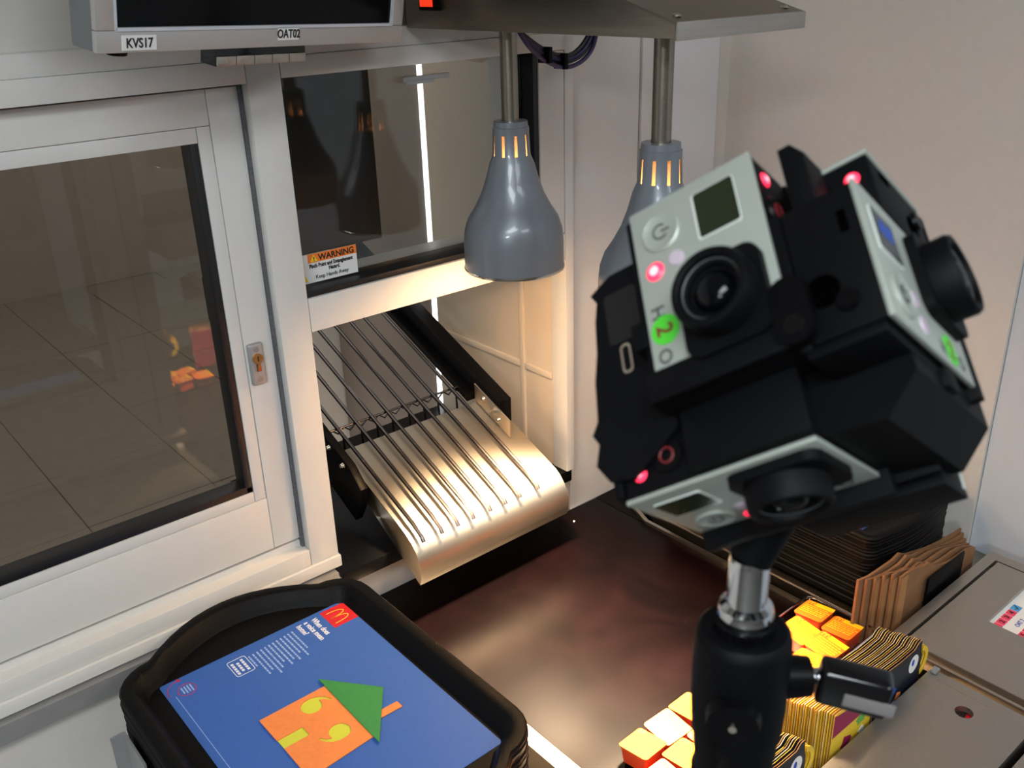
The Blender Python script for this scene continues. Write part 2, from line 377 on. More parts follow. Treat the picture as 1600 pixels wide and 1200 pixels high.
text_bm(bm, 'Pinch Point and Entanglement', 0.0068, XF(0.5050, 1.4042), bold=0.00018, sx=0.72); text_bm(bm, 'Hazard.', 0.0068, XF(0.5380, 1.3985), align='CENTER', bold=0.00018, sx=0.72)
text_bm(bm, 'Keep Hands Away', 0.0068, XF(0.5120, 1.3905), sx=0.88)
W2('lettering', bm, 'ink', st)
bm = prism([(0.4890, 1.389), (0.5020, 1.389), (0.4955, 1.402)], yS - 0.0004, yS, 'XZ'); W2('hazard_triangle', bm, 'warn_y', st)
bm = prism([(0.5070, 1.4118), (0.5165, 1.4118), (0.5118, 1.4200)], yS - 0.0006, yS - 0.0002, 'XZ'); W2('hazard_triangle', bm, 'warn_y', st)
bm = text_bm(bmesh.new(), '!', 0.007, XF(0.5110, 1.4125, yS - 0.0008), bold=0.0002); text_bm(bm, '3', 0.008, XF(0.4930, 1.3905, yS - 0.0007), bold=0.0003); W2('hazard_mark', bm, 'ink', st)

# ------------------------------------------------------------------ outside the windows
gp = bpy.data.objects.new('ground_outside', None); COL.objects.link(gp); gp['kind'] = 'structure'; MAT[gp] = Matrix.Identity(4)
pv = None
for i in range(15):
    for j in range(10):
        if pv is None:
            pv = link('paving_slab', box(0.001, 0.449, 0.001, 0.449, -0.04, 0.0, 0.002, 1), 'paving', gp); o = pv
        else:
            o = pv.copy(); COL.objects.link(o); o.parent = gp
        o.location = (-2.5 + i * 0.45, 1.75 + j * 0.45, random.uniform(-0.003, 0.003))
link('ground_bed', box(-2.6, 4.4, 1.70, 6.2, -0.06, -0.006), 'paving', gp)
struct('wall_outside', box(-2.6, 4.0, 6.0, 6.1, 0, 3.2), 'out_grey')
sp = tag(link('machine_side_panel', box(0.8985, 0.9115, 0.987, 1.285, 0.992, 1.75, 0.0005), 'cream'), 'cream side panel with crossing ribs right of the wire chute', 'panel')
link('rib', box(0.8945, 0.8995, 1.062, 1.284, 1.141, 1.151, 0.002), 'cream', sp); link('rib', box(0.8945, 0.8995, 0.988, 1.050, 1.141, 1.151, 0.002), 'cream', sp); link('rib', box(0.8945, 0.8995, 1.051, 1.061, 0.992, 1.335, 0.002), 'cream', sp)
tag(link('daylight_slit', box(0.900, 0.911, 1.2850, 1.3030, 0.80, 1.612, 0.001), 'strip'), 'bright white vertical slit of daylight, set as a glowing bar, behind the hatch glass', 'light')  # glowing bar added in place of daylight through the panel gap
tag(link('rear_side_panel', box(0.9045, 0.925, 1.3035, 1.655, 0.70, 1.75, 0.001), 'out_grey'), 'grey rear side panel left of the white daylight slit', 'panel')
tag(link('grey_board', box(0.74, 0.95, 1.66, 1.68, 0.70, 1.32, 0.002), 'pale_board'), 'plain grey board behind the wire chute, facing the room', 'panel')
tag(link('black_board', box(0.622, 0.775, 1.245, 1.265, 1.34, 1.80, 0.002), 'out_dark'), 'black board filling the left half of the upper hatch window', 'panel')
t = thing('glass_clip', 'small grey clip bar near the top of the upper hatch glass', 'clip', (0.686, 0.9745, 1.604))
link('clip_bar', box(-0.034, 0.034, -0.003, 0.001, -0.003, 0.003, 0.001), 'sill_steel', t)
link('clip_tab', box(-0.030, 0.010, -0.004, -0.003, -0.006, -0.002, 0.0004), 'sill_steel', t)

# ------------------------------------------------------------------ counter, shelf, cabinet
t = thing('counter', 'dark maroon worktop with pale smears in front of the steel chute', 'counter', (0.77, 0.68, 0.0))
link('worktop', prism([(0.556, 0.376), (0.984, 0.376), (0.984, 0.978), (0.911, 0.978), (0.911, 0.9965), (0.556, 0.9965)], 0.868, 0.900, bev=0.0015), 'counter', t, True)
link('edge_strip', box(0.534, 0.5555, 0.376, 0.954, 0.860, 0.9005, 0.001), 'steel', t, True)
link('raised_lip', prism([(0.9845, 0.376), (0.9845, 0.868), (1.010, 0.93), (1.038, 0.978), (1.044, 0.976), (1.0155, 0.925), (0.9905, 0.866), (0.9905, 0.376)], 0.868, 0.9050), 'steel', t, True)
link('corner_top', prism([(0.9845, 0.868), (1.038, 0.978), (0.9845, 0.978)], 0.868, 0.900), 'counter', t, True)
link('cupboard', box(0.56, 0.98, 0.40, 0.955, 0.0, 0.866), 'steel_cab', t, True)
tag(link('crumb', prism(disc_pts(0.905, 0.9485, 0.0016, 7), 0.9003, 0.9018), 'crumb'), 'tiny white crumb alone on the dark worktop', 'crumb')

t = thing('steel_shelf', 'bronze-lit steel shelf with folded front edge under the right tray stack', 'shelf', (1.15, 0.7, 0.0))
pl = [(1.0125, 0.446), (1.0125, 0.872), (1.060, 0.9775), (1.284, 0.9775), (1.284, 0.446)]
link('shelf_top', prism(pl, 0.888, 0.9050, bev=0.001), 'steel_dark', t, True)
link('shelf_edge_bead', tube(bmesh.new(), [(1.0125, 0.446, 0.9045), (1.0125, 0.872, 0.9045), (1.060, 0.976, 0.9045)], 0.0018), 'steel', t, True)
link('shelf_base', box(1.03, 1.28, 0.45, 0.97, 0.0, 0.887), 'blk', t, True)

t = thing('steel_cabinet', 'brushed steel cabinet top with inset number panel at right edge', 'cabinet', (1.10, 0.1, 0.0))
def ring_prism(o, i, z0, z1):
    bm = bmesh.new(); n = len(o)
    V = [[bm.verts.new((*p, z)) for p in ps] for ps in (o, i) for z in (z0, z1)]
    for k in range(n):
        j = (k + 1) % n
        bm.faces.new((V[1][k], V[1][j], V[3][j], V[3][k])); bm.faces.new((V[0][k], V[2][k], V[2][j], V[0][j]))
        bm.faces.new((V[0][k], V[0][j], V[1][j], V[1][k])); bm.faces.new((V[2][k], V[3][k], V[3][j], V[2][j]))
    bmesh.ops.recalc_face_normals(bm, faces=bm.faces)
    return bm
q = lambda x0, x1, y0, y1: [(x0, y0), (x1, y0), (x1, y1), (x0, y1)]
link('top_frame', ring_prism(q(0.972, 1.240, -0.20, 0.4405), q(0.9725, 1.2225, -0.185, 0.4260), 0.925, 0.941), 'steel_cab', t, True)
# the panel, with a recessed window
px0, px1, py0, py1 = 1.083, 1.200, 0.300, 0.3725
link('top_panel', ring_prism(q(0.9735, 1.2205, -0.183, 0.4220), q(px0, px1, py0, py1), 0.930, 0.9405), 'steel_cab', t, True)
kp = link('number_panel', box(px0, px1, py0, py1, 0.932, 0.9345), 'label', t, True)
bm = bmesh.new(); bm2 = bmesh.new(); zz = 0.9352
for n_, x, y in (('1', 1.083, 0.3610), ('2', 1.0965, 0.3610), ('3', 1.110, 0.3610), ('4', 1.1235, 0.3610), ('5', 1.089, 0.3310), ('6', 1.1025, 0.3310)):
    link('number_key', prism(rrect(x, x + 0.0122, y - 0.0045, y + 0.0060, 0.001), 0.9345, 0.9350), 'key_pink', kp, True)
    text_bm(bm, n_, 0.0090, Matrix.Translation((x + 0.0062, y - 0.0024, zz)), 'CENTER', bold=0.0002)
link('check_key', prism(rrect(1.1370, 1.1500, 0.3565, 0.3675, 0.001), 0.9345, 0.9350), 'key_blue', kp, True)
tube(bm, [(1.1400, 0.3620, zz), (1.1430, 0.3590, zz), (1.1470, 0.3655, zz)], 0.0006, 6)
link('digits', bm, 'ink', kp, True)
link('lettering', text_bm(bmesh.new(), 'OAT 2', 0.0085, Matrix.Translation((1.106, 0.3425, zz)), 'LEFT', sx=0.8), 'ink_blue', kp, True)
link('side_rail', box(0.9600, 0.9650, -0.20, 0.40, 0.925, 0.9375, 0.001), 'steel', t, True)
link('rail_channel', box(0.9505, 0.9715, -0.20, 0.40, 0.915, 0.9300), 'steel_dark', t, True)
link('cabinet_body', box(0.9505, 1.240, -0.20, 0.43, 0.0, 0.9150), 'steel_cab', t, True)

t = thing('steel_bin', 'brushed steel bin top with a round hole in front of the folded cartons', 'bin', (0.75, 0.315, 0.0))
bm = bmesh.new(); outer = [(0.52, 0.2530), (0.9475, 0.2530), (0.9475, 0.3700), (0.9420, 0.3755), (0.52, 0.3755)]
hole = disc_pts(0.905, 0.3150, 0.0098, 28)
for z in (0.9325, 0.9400):
    vo = [bm.verts.new((*p, z)) for p in outer]; vi = [bm.verts.new((*p, z)) for p in hole]
    es = [bm.edges.new((vo[i], vo[(i + 1) % len(vo)])) for i in range(len(vo))] + [bm.edges.new((vi[i], vi[(i + 1) % len(vi)])) for i in range(len(vi))]
    bmesh.ops.triangle_fill(bm, use_beauty=True, edges=es)
    if z < 0.94: lo, li = vo, vi
    else: ho, hi = vo, vi
for A, B in ((lo, ho), (li, hi)):
    for i in range(len(A)): bm.faces.new((A[i], A[(i + 1) % len(A)], B[(i + 1) % len(A)], B[i]))
bmesh.ops.recalc_face_normals(bm, faces=bm.faces)
link('lid_plate', bm, 'steel_cab', t, True)
link('red_shutter', prism([(0.893, 0.303), (0.917, 0.303), (0.917, 0.316), (0.893, 0.312)], 0.926, 0.9295), 'red_in', t, True)
link('hinge_tab', box(0.9390, 0.9505, 0.3660, 0.3740, 0.9402, 0.9440, 0.0015), 'sill_steel', t, True)
link('score_line', box(0.9330, 0.9340, 0.300, 0.362, 0.9401, 0.9406), 'steel', t, True)
link('bin_body', box(0.53, 0.945, 0.2560, 0.3740, 0.0, 0.9250), 'steel_cab', t, True)
t = thing('steel_ledge', 'narrow strip of steel at the bottom right past a black gap', 'ledge', (0.75, 0.15, 0.0))
link('ledge_top', box(0.60, 0.9460, 0.05, 0.2440, 0.925, 0.9400, 0.001), 'steel_cab', t, True)
link('ledge_body', box(0.61, 0.9450, 0.06, 0.2300, 0.0, 0.9245), 'blk', t, True)

# ------------------------------------------------------------------ steel chute with wires
PS = lambda y: 1.045 + 0.43 * (y - 0.964)
t = thing('bag_chute', 'sloping steel chute with eight wires and curled bright nose', 'chute', (0.71, 1.0, 0.976))
top = [(1.083, PS(1.083)), (1.0, PS(1.0)), (0.955, PS(0.955) - 0.0003), (0.940, 1.0338), (0.928, 1.0285)]
nose = [(0.9170, 1.0208), (0.9080, 1.0105), (0.9020, 0.9985), (0.8990, 0.9860), (0.8992, 0.9735), (0.9030, 0.9610)]
prof = top + nose
inner = [(1.083, PS(1.083) - 0.004)] + [(0.960, 1.0385)] + [(0.9225, 0.9645)]
bm = prism(prof + [(1.045, 1.050), (1.083, PS(1.083) - 0.003)], 0.575, 0.847, 'YZ')
link('slide_plate', bm, 'chute', t, True)
RX = [0.587, 0.618, 0.645, 0.672, 0.702, 0.730, 0.757, 0.792]
for x in RX:
    y0 = 0.905
    pts = [(x, y0, PS(y0) + 0.004), (x, y0 + 0.004, PS(y0) + 0.0105), (x, 0.93, PS(0.93) + 0.012), (x, 1.36, PS(1.36) + 0.012)]
    link('wire_rod', tube(bmesh.new(), pts, 0.0030, 8), 'rod', t, True)
yc = 1.112
for x in RX:
    link('wire_pin', tube(bmesh.new(), [(x + 0.004, yc - 0.004, PS(yc) + 0.010), (x + 0.004, yc - 0.010, PS(yc) + 0.004), (x + 0.004, yc - 0.012, PS(yc) - 0.040)], 0.0018, 6), 'rod', t, True)
    link('wire_pin', tube(bmesh.new(), [(x + 0.003, 1.320, PS(1.32) + 0.012), (x + 0.003, 1.322, PS(1.32) + 0.030)], 0.0018, 6), 'rod', t, True)
link('cross_wire', tube(bmesh.new(), [(0.568, yc, PS(yc) + 0.008), (0.812, yc, PS(yc) + 0.008)], 0.0017, 6), 'rod', t, True)
pts = []
for i in range(25):
    pts.append((0.570 + i * 0.010, yc + 0.002, PS(yc) + (0.007 if i % 2 else -0.001)))
link('zigzag_wire', tube(bmesh.new(), pts, 0.0016, 5), 'rod', t, True)
def rail(x0, x1, ya, yb, lo, hi): return prism([(ya, PS(ya) + lo), (yb, PS(yb) + lo), (yb, PS(yb) + hi), (ya, PS(ya) + hi)], x0, x1, 'YZ', bev=0.0012)
rl = link('side_rail', rail(0.822, 0.847, 1.028, 1.46, 0.001, 0.040), 'blk', t, True)
link('rail_lip', rail(0.806, 0.823, 1.088, 1.46, 0.001, 0.010), 'blk', t, True)
bp = link('bracket_plate', rail(0.8195, 0.8225, 1.000, 1.085, 0.002, 0.030), 'chute', t, True)
for y, z in ((1.062, 0.021), (1.026, 0.013)):
    link('bolt', lathe(bmesh.new(), [(0.0044, 0), (0.0040, 0.0018), (0.0022, 0.0032), (0, 0.0036)], 14).copy() if False else cyl(bmesh.new(), (0.8195, y, PS(y) + z), (0.8160, y, PS(y) + z), 0.0042, 0.0026, 12), 'bolt', bp, True)
rl = link('side_rail', prism([(1.018, PS(1.018) - 0.030), (1.012, PS(1.012) + 0.002), (1.040, PS(1.04) + 0.017), (1.46, PS(1.46) + 0.018), (1.46, PS(1.46) - 0.055), (1.12, PS(1.12) - 0.060), (1.035, 1.010)], 0.560, 0.572, 'YZ', bev=0.001), 'blk', t, True)
for y in (1.089, 1.054):
    link('bolt', cyl(bmesh.new(), (0.5605, y, PS(y) + 0.007), (0.5555, y, PS(y) + 0.007), 0.0044, 0.0028, 12), 'bolt', rl, True)

# ------------------------------------------------------------------ heat lamps on their housing
t = thing('heat_lamp_housing', 'long steel lamp housing with sloped top fixed to the front wall', 'lamp housing', (0.74, 0.954, 1.662))
prof = [(0.556, 1.6620), (0.9535, 1.6620), (0.9535, 1.790), (0.556, 1.6735)]
link('case', prism(prof, 0.650, 0.830, 'YZ', bev=0.0006), 'steel_dark', t, True)
link('top_plate', prism([(0.5555, 1.6738), (0.9530, 1.7905), (0.9530, 1.7925), (0.5555, 1.6758)], 0.648, 0.832, 'YZ'), 'steel_dark', t, True)
link('front_lip', box(0.648, 0.832, 0.5525, 0.5560, 1.6605, 1.6758, 0.0012), 'steel', t, True)
for x, y in ((0.664, 0.568), (0.818, 0.568), (0.664, 0.640), (0.818, 0.640)):
    z = 1.6755 + 0.2935 * (y - 0.5555)
    link('rivet', lathe(bmesh.new(), [(0.0042, 0), (0.0036, 0.0014), (0.0018, 0.0024), (0, 0.0027)], 12, (x, y, z)), 'bolt', t, True)
sw = link('switch', box(0.6460, 0.6505, 0.8860, 0.9220, 1.6810, 1.7120, 0.001), 'blk', t, True)
link('rocker', prism([(0.8960, 1.6850), (0.9170, 1.6850), (0.9170, 1.7080), (0.8960, 1.7080)], 0.6435, 0.6465, 'YZ', bev=0.0008), 'rocker', sw, True)

def heat_lamp(y, label):
    t = thing('heat_lamp', label, 'lamp', (0.700, y, 1.662), 'pair of heat lamps under the steel housing')
    g = 0.9722
    Z = lambda z: 1.72 - g * (1.72 - z) - 1.662
    LP = lambda prof: [(r * g, Z(z)) for r, z in prof]
    link('stem', lathe(bmesh.new(), [(0.0096, Z(1.559)), (0.0096, -0.0005)], 20), 'steel_dark', t)
    P = [(0.0105, 1.5605), (0.0196, 1.5600), (0.0200, 1.5540), (0.0214, 1.5530), (0.0214, 1.5455), (0.0225, 1.5215), (0.0270, 1.5110), (0.0320, 1.4925), (0.0380, 1.4760),
         (0.0460, 1.4610), (0.0545, 1.4480), (0.0590, 1.4350), (0.0605, 1.4200), (0.0607, 1.3860)]
    skip = lambda k, i: k == 4 and i % 8 in (0, 1)
    link('shade', lathe(bmesh.new(), LP(P), 72, skip=skip), 'shade', t)
    link('shade_lining', lathe(bmesh.new(), LP([(max(r - 0.0013, 0.009), z - (0.0008 if z > 1.556 else 0)) for r, z in P]), 72, skip=skip), 'shade_in', t)
    link('shade_rim', lathe(bmesh.new(), LP([(0.0594, 1.3855), (0.0616, 1.3855), (0.0616, 1.3875), (0.0608, 1.3885)]), 56), 'bolt', t)
    link('bulb', lathe(bmesh.new(), LP([(0, 1.3910), (0.028, 1.3922), (0.041, 1.3980), (0.0455, 1.4080), (0.0445, 1.4200), (0.038, 1.4400), (0.027, 1.4620), (0.0145, 1.4900), (0, 1.4905)]), 28), 'bulb', t)
    link('bulb_socket', lathe(bmesh.new(), LP([(0, 1.4906), (0.0140, 1.4906), (0.0140, 1.550), (0, 1.551)]), 20), 'shade_in', t)
    l = bpy.data.lights.new('bulb_beam', 'SPOT'); l.energy = SPOT; l.color = (1.0, 0.74, 0.47); l.spot_size = math.radians(66); l.spot_blend = 1.0; l.shadow_soft_size = 0.03
    lo = bpy.data.objects.new('bulb_beam', l); COL.objects.link(lo); lo.parent = t; lo.location = (0, 0, Z(1.3900)); MAT[lo] = MAT[t]
    return t
heat_lamp(0.835, 'grey bell heat lamp hanging over the chute, fully in view')
heat_lamp(0.612, 'grey bell heat lamp partly hidden behind the camera rig')
t = thing('cable_bundle', 'looped purple and black cables tied under the lamp housing', 'cable', (0.83, 0.90, 1.65))
for k, (m, dz, dx) in enumerate((('cable', 0, 0), ('cable_k', -0.004, 0.004), ('cable', -0.009, 0.001), ('cable_k', 0.004, -0.004))):
    pts = smooth_path([(0.764 + dx, 0.905, 1.664), (0.783 + dx, 0.902, 1.645 + dz), (0.812, 0.900, 1.625 + dz), (0.842, 0.898, 1.616 + dz), (0.868 + dx, 0.896, 1.622 + dz), (0.884 + dx, 0.893, 1.640 + dz), (0.888 + 2 * dx, 0.890, 1.664)], 6)
    link('cable', tube(bmesh.new(), [p + Vector((0, 0.004 * math.sin(k * 2.1), 0)) for p in pts], 0.0028, 8), m, t, True)
for x, z in ((0.838, 1.614), (0.812, 1.623)):
    link('cable_tie', box(x - 0.003, x + 0.003, 0.889, 0.910, z - 0.009, z + 0.010, 0.001), 'blk', t, True)

# ------------------------------------------------------------------ monitor at top left
H = Vector((0.960, 0.272, -0.046)).normalized()
U0 = Vector((0.0, -0.10, 1.0)); 
V = None
mx_c = (-459.0, 2900.0, 1477.0)   # measured downward direction of the monitor sides, in lens axes
Rr = ((0.76215, -0.27988, 0.58377), (-0.64677, -0.28949, 0.70562), (-0.02908, -0.91535, -0.40160))
D = Vector([sum(Rr[i][k] * mx_c[k] for k in range(3)) for i in range(3)]).normalized()
U = (-D - H * (-D).dot(H)).normalized(); N = H.cross(U).normalized()     # N points to the viewer
MB = Vector((0.252, 0.800, 1.6695))
t = thing('monitor', 'silver kitchen monitor with black screen at the top left', 'monitor', cs(MB, H, U, N))
Wd, Ht = 0.362, 0.300
BZ = 0.017
bm = box(0, Wd, 0, Ht, -0.030, -0.001, 0.004); link('housing', bm, 'monitor_side', t)
bm = bmesh.new()
for a in ((0, Wd, 0, BZ), (0, Wd, Ht - BZ, Ht), (0, BZ, BZ, Ht - BZ), (Wd - BZ, Wd, BZ, Ht - BZ)): bx(bm, a[0], a[1], a[2], a[3], -0.002, 0.004, 0.0015)
fr = link('bezel', bm, 'bezel', t)
bm = bmesh.new()
bx(bm, BZ, Wd - BZ, BZ - 0.0005, BZ + 0.0022, 0.001, 0.0046); bx(bm, BZ - 0.0005, BZ + 0.0015, BZ, Ht - BZ, 0.001, 0.0046); bx(bm, Wd - BZ - 0.0015, Wd - BZ + 0.0005, BZ, Ht - BZ, 0.001, 0.0046)
link('inner_edge', bm, 'bezel_edge', t)
link('screen', box(BZ, Wd - BZ, BZ, Ht - BZ, -0.001, 0.0015), 'screen', t)
for s, x0, x1, yb in (('KVS17', 0.022, 0.054, 0.002), ('OAT02', 0.186, 0.212, 0.006)):
    lb = link('name_label', box(x0, x1, yb, yb + 0.0115, 0.0040, 0.0046), 'label', t)
    link('lettering', text_bm(bmesh.new(), s, 0.0105, Matrix.Translation(((x0 + x1) / 2, yb + 0.0022, 0.0048)), 'CENTER', bold=0.0002, sx=0.88), 'ink', lb)
bar = link('button_bar', box(0.121, 0.230, -0.0165, -0.0005, -0.024, -0.0045, 0.001), 'blk_gloss', t)
for k in range(5): link('button', box(0.122 + k * 0.0214, 0.1430 + k * 0.0214, -0.0160, -0.0075, -0.0060, -0.0020, 0.0012), 'steel', bar)
link('foot_knob', cyl(bmesh.new(), (0.034, -0.006, -0.020), (0.034, 0.001, -0.020), 0.008, 0.010, 16), 'blk', t)
link('mount_bracket', box(-0.030, 0.010, 0.045, 0.20, -0.080, -0.031, 0.002), 'blk', t)
link('mount_arm', box(0.12, 0.24, 0.15, 0.25, -0.075, -0.031, 0.002), 'blk', t)

# ------------------------------------------------------------------ trays
def tray_outline(w, l, r, bow, inset=0.0, n=6):
    """closed plan outline: straight long sides, bowed short ends, rounded corners"""
    x1 = w / 2 - inset; y1 = l / 2 - inset; r = max(r - inset, 0.004); P = []
    def corner(cx, cy, a0):
        for k in range(n + 1):
            a = math.radians(a0 + 90 * k / n); P.append((cx + r * math.cos(a), cy + r * math.sin(a)))
    def end(sgn):
        for k in range(1, 12):
            u = 1 - 2 * k / 12; x = sgn * u * (x1 - r); P.append((x, sgn * (y1 + bow * (1 - u * u))))
    corner(x1 - r, y1 - r, 0); end(1); corner(-x1 + r, y1 - r, 90); corner(-x1 + r, -y1 + r, 180); end(-1); corner(x1 - r, -y1 + r, 270)
    return P
def tray_mesh(w, l, r, bow, wall, deep):
    """black serving tray; z = 0 at rim top; outer lip, sloped wall, floor, underside"""
    bm = bmesh.new(); rings = []
    for ins, z in ((0.0015, -0.011), (0.0, -0.003), (0.002, -0.0006), (0.005, 0.0), (wall * 0.80, 0.0), (wall, -0.002), (wall + 0.008, -deep + 0.004), (wall + 0.011, -deep)):
        rings.append([bm.verts.new((x, y, z)) for x, y in tray_outline(w, l, r, bow, ins)])
    n = len(rings[0])
    for a, b in zip(rings[:-1], rings[1:]):
        for i in range(n): bm.faces.new((a[i], a[(i + 1) % n], b[(i + 1) % n], b[i]))
    bm.faces.new(rings[-1])
    und = []
    for ins, z in ((wall * 0.82, -0.0030), (wall + 0.006, -deep - 0.0020)):
        und.append([bm.verts.new((x, y, z)) for x, y in tray_outline(w, l, r, bow, ins)])
    seq = [rings[0], und[0], und[1]]
    for a, b in zip(seq[:-1], seq[1:]):
        for i in range(n): bm.faces.new((a[(i + 1) % n], a[i], b[i], b[(i + 1) % n]))
    bm.faces.new(und[-1][::-1])
    bmesh.ops.recalc_face_normals(bm, faces=bm.faces)
    return bm
def liner(mtx, s, label):
    """blue printed tray paper. local: +x = top of the print, -y = reading direction; centre at origin"""
    t = thing('tray_liner', label, 'tray liner', mtx @ Matrix.Scale(s, 4))
    X = lambda x: x - 0.327; Y = lambda y: y - 0.7235     # plan coordinates measured on the left tray
    z = 0.0004
    link('sheet', flat(rrect(X(0.2130), X(0.4395), Y(0.563), Y(0.872), 0.003), 0, z), 'blue', t)
    lg = link('logo_square', flat(q(X(0.4075), X(0.4395), Y(0.8315), Y(0.868)), z, z + 0.0002), 'red_print', t)
    # two arches of the M, opening towards -x
    bm = bmesh.new()
    def arch(cy):
        o = []
        for k in range(17):
            a = math.pi * k / 16
            o.append(Vector((X(0.4125) + 0.0200 * math.sin(a) ** 0.8, cy + 0.0056 * math.cos(a), z + 0.0003)))
        return o
    for cy in (Y(0.8553), Y(0.8442)): tube(bm, arch(cy), 0.0010, 6)
    bm.transform(Matrix.Translation((0, 0, z)) @ Matrix.Diagonal((1, 1, 0.15, 1)))
    link('logo_letter', bm, 'gold_print', lg)
    TX = lambda x, y: cs((X(x), Y(y), z + 0.0002), (0, -1, 0), (1, 0, 0), (0, 0, 1))
    bm = bmesh.new()
    for i, s_ in enumerate(('When does', 'a voice mean', 'home?')): text_bm(bm, s_, 0.0098, TX(0.3935 - i * 0.0098, 0.8640), bold=0.00025, depth=0.0001, sx=0.80)
    link('heading', bm, 'white_print', t)
    bm = bmesh.new(); rnd = random.Random(3)
    for i in range(12):                                    # lines of small print
        y = 0.8600 - 0.0006 * i; x = 0.3650 - i * 0.0052; end = y - rnd.uniform(0.036, 0.047) * (0.6 if i == 11 else 1)
        while y > end:
            wl = rnd.uniform(0.002, 0.0052); merge(bm, flat(q(X(x), X(x) + 0.0019, Y(y - wl), Y(y)), z, z + 0.0002)); y -= wl + 0.0011
    link('small_print', bm, 'pale_print', t)
    bm = bmesh.new(); o = rrect(X(0.2840), X(0.3060), Y(0.8290), Y(0.8590), 0.003); i_ = rrect(X(0.2847), X(0.3053), Y(0.8297), Y(0.8583), 0.0025)
    bm = ring_prism(o, i_, z, z + 0.0002)
    for k, (a, b) in enumerate(((0.833, 0.855), (0.836, 0.852), (0.834, 0.854))):
        y = b
        while y > a: merge(bm, flat(q(X(0.2985 - k * 0.0058), X(0.3015 - k * 0.0058), Y(y - 0.0034), Y(y)), z, z + 0.0002)); y -= 0.0046
    link('boxed_print', bm, 'white_print', t)
    bm = ring_prism(disc_pts(X(0.2350), Y(0.8490), 0.0100, 28), disc_pts(X(0.2350), Y(0.8490), 0.0093, 28), z, z + 0.0002)
    tube(bm, [(X(0.2330) + 0.016 * math.cos(a) - 0.001, Y(0.8520) + 0.017 * math.sin(a), z) for a in [math.radians(k) for k in range(95, 205, 10)]], 0.0004, 5)
    merge(bm, flat([(X(0.2320), Y(0.8720)), (X(0.2360), Y(0.8680)), (X(0.2310), Y(0.8660))], z, z + 0.0002))
    link('round_arrow_mark', bm, 'red_print', t)
    bm = bmesh.new()
    for k in range(4): merge(bm, flat(q(X(0.2395 - k * 0.0032), X(0.2410 - k * 0.0032), Y(0.843 + 0.001 * (k % 2)), Y(0.855)), z, z + 0.0002))
    link('round_mark_print', bm, 'pale_print', t)
    bm = bmesh.new(); y = 0.845
    while y > 0.60: merge(bm, flat(q(X(0.2210), X(0.2218), Y(y - 0.0016), Y(y)), z, z + 0.0002)); y -= 0.0024
    link('dotted_line', bm, 'pale_print', t)
    # house picture made of card shapes
    k = 0.9722
    S = lambda x, y: (X(x * k), Y(y * k))
    h1, h2 = 0.0010, 0.0022
    fl = link('house_backing', flat([S(0.281, 0.669), S(0.356, 0.674), S(0.357, 0.771), S(0.280, 0.771)], z, h1), 'lime', t)
    # orange wall with a door and two comma-shaped windows left open
    bm = bmesh.new()
    outer = [S(0.280, 0.668), S(0.357, 0.673), S(0.358, 0.773), S(0.279, 0.773), S(0.2795, 0.7345), S(0.309, 0.7345), S(0.309, 0.7195), S(0.280, 0.7195)]
    def quote(c, r, sg):
        P = [(math.cos(math.radians(a)), math.sin(math.radians(a))) for a in range(0, 286, 15)]
        P += [(0.05, -1.38), (-0.5, -1.78), (-0.36, -1.96), (0.32, -1.62), (0.78, -1.10), (1.0, -0.50)]
        return [(c[0] + sg * py * r, c[1] - sg * px * r) for px, py in P]
    w1_ = quote(S(0.331, 0.755), 0.0112, -1); w2_ = quote(S(0.335, 0.703), 0.0112, 1)
    sets = []
    for zz_ in (h1, h2):
        loops = []
        for lp in (outer, w1_, w2_): loops.append([bm.verts.new((*p, zz_)) for p in lp])
        es = [bm.edges.new((lp[i], lp[(i + 1) % len(lp)])) for lp in loops for i in range(len(lp))]
        bmesh.ops.triangle_fill(bm, use_beauty=True, edges=es); sets.append(loops)
    for A, B in zip(*sets):
        for i in range(len(A)): bm.faces.new((A[i], A[(i + 1) % len(A)], B[(i + 1) % len(A)], B[i]))
    bmesh.ops.recalc_face_normals(bm, faces=bm.faces)
    link('house_wall', bm, 'orange', t)
    link('house_roof', flat([S(0.3575, 0.786), S(0.3565, 0.661), S(0.404, 0.7265)], h2, h2 + 0.0012), 'green', t)
    link('house_chimney', flat([S(0.372, 0.7005), S(0.372, 0.6905), S(0.404, 0.6895), S(0.404, 0.6995)], h1, h1 + 0.0010), 'orange', t)
    return t
ZT = 1.040
TW, TL = 0.300, 0.368
TC = (0.3200, 0.7160)
tr0 = tag(link('serving_tray', tray_mesh(TW, TL, 0.045, 0.046, 0.0165, 0.0200), 'tray'), 'top black serving tray of the left stack, holding the blue paper', 'tray', 'left stack of serving trays')
tr0.matrix_world = Matrix.Translation((*TC, ZT))
for k in range(1, 17):
    dup(tr0, Matrix.Translation((TC[0] + random.uniform(-0.0008, 0.0008), TC[1] + random.uniform(-0.0008, 0.0008), ZT - k * 0.0056)), 'black serving tray, ' + ORD[k] + ' from the top of the left stack')
liner(Matrix.Translation((0.327, 0.7235, ZT - 0.0198)), 1.0, 'blue paper tray liner with an orange and green house picture')
ZR = 1.0270
RW, RL = 0.216, 0.350
RC = (1.0165 + RW / 2, 0.502 + RL / 2)
tr1 = tag(link('serving_tray', tray_mesh(RW, RL, 0.018, 0.012, 0.010, 0.0070), 'tray'), 'top black tray of the tall right stack behind the paper bags', 'tray', 'right stack of serving trays')
tr1.matrix_world = Matrix.Translation((*RC, ZR))
nR = 21
for k in range(1, nR):
    dup(tr1, Matrix.Translation((RC[0] + random.uniform(-0.0007, 0.0007), RC[1] + random.uniform(-0.0007, 0.0007), ZR - k * 0.0050)), 'black tray, ' + ORD[k] + ' from the top of the tall right stack')
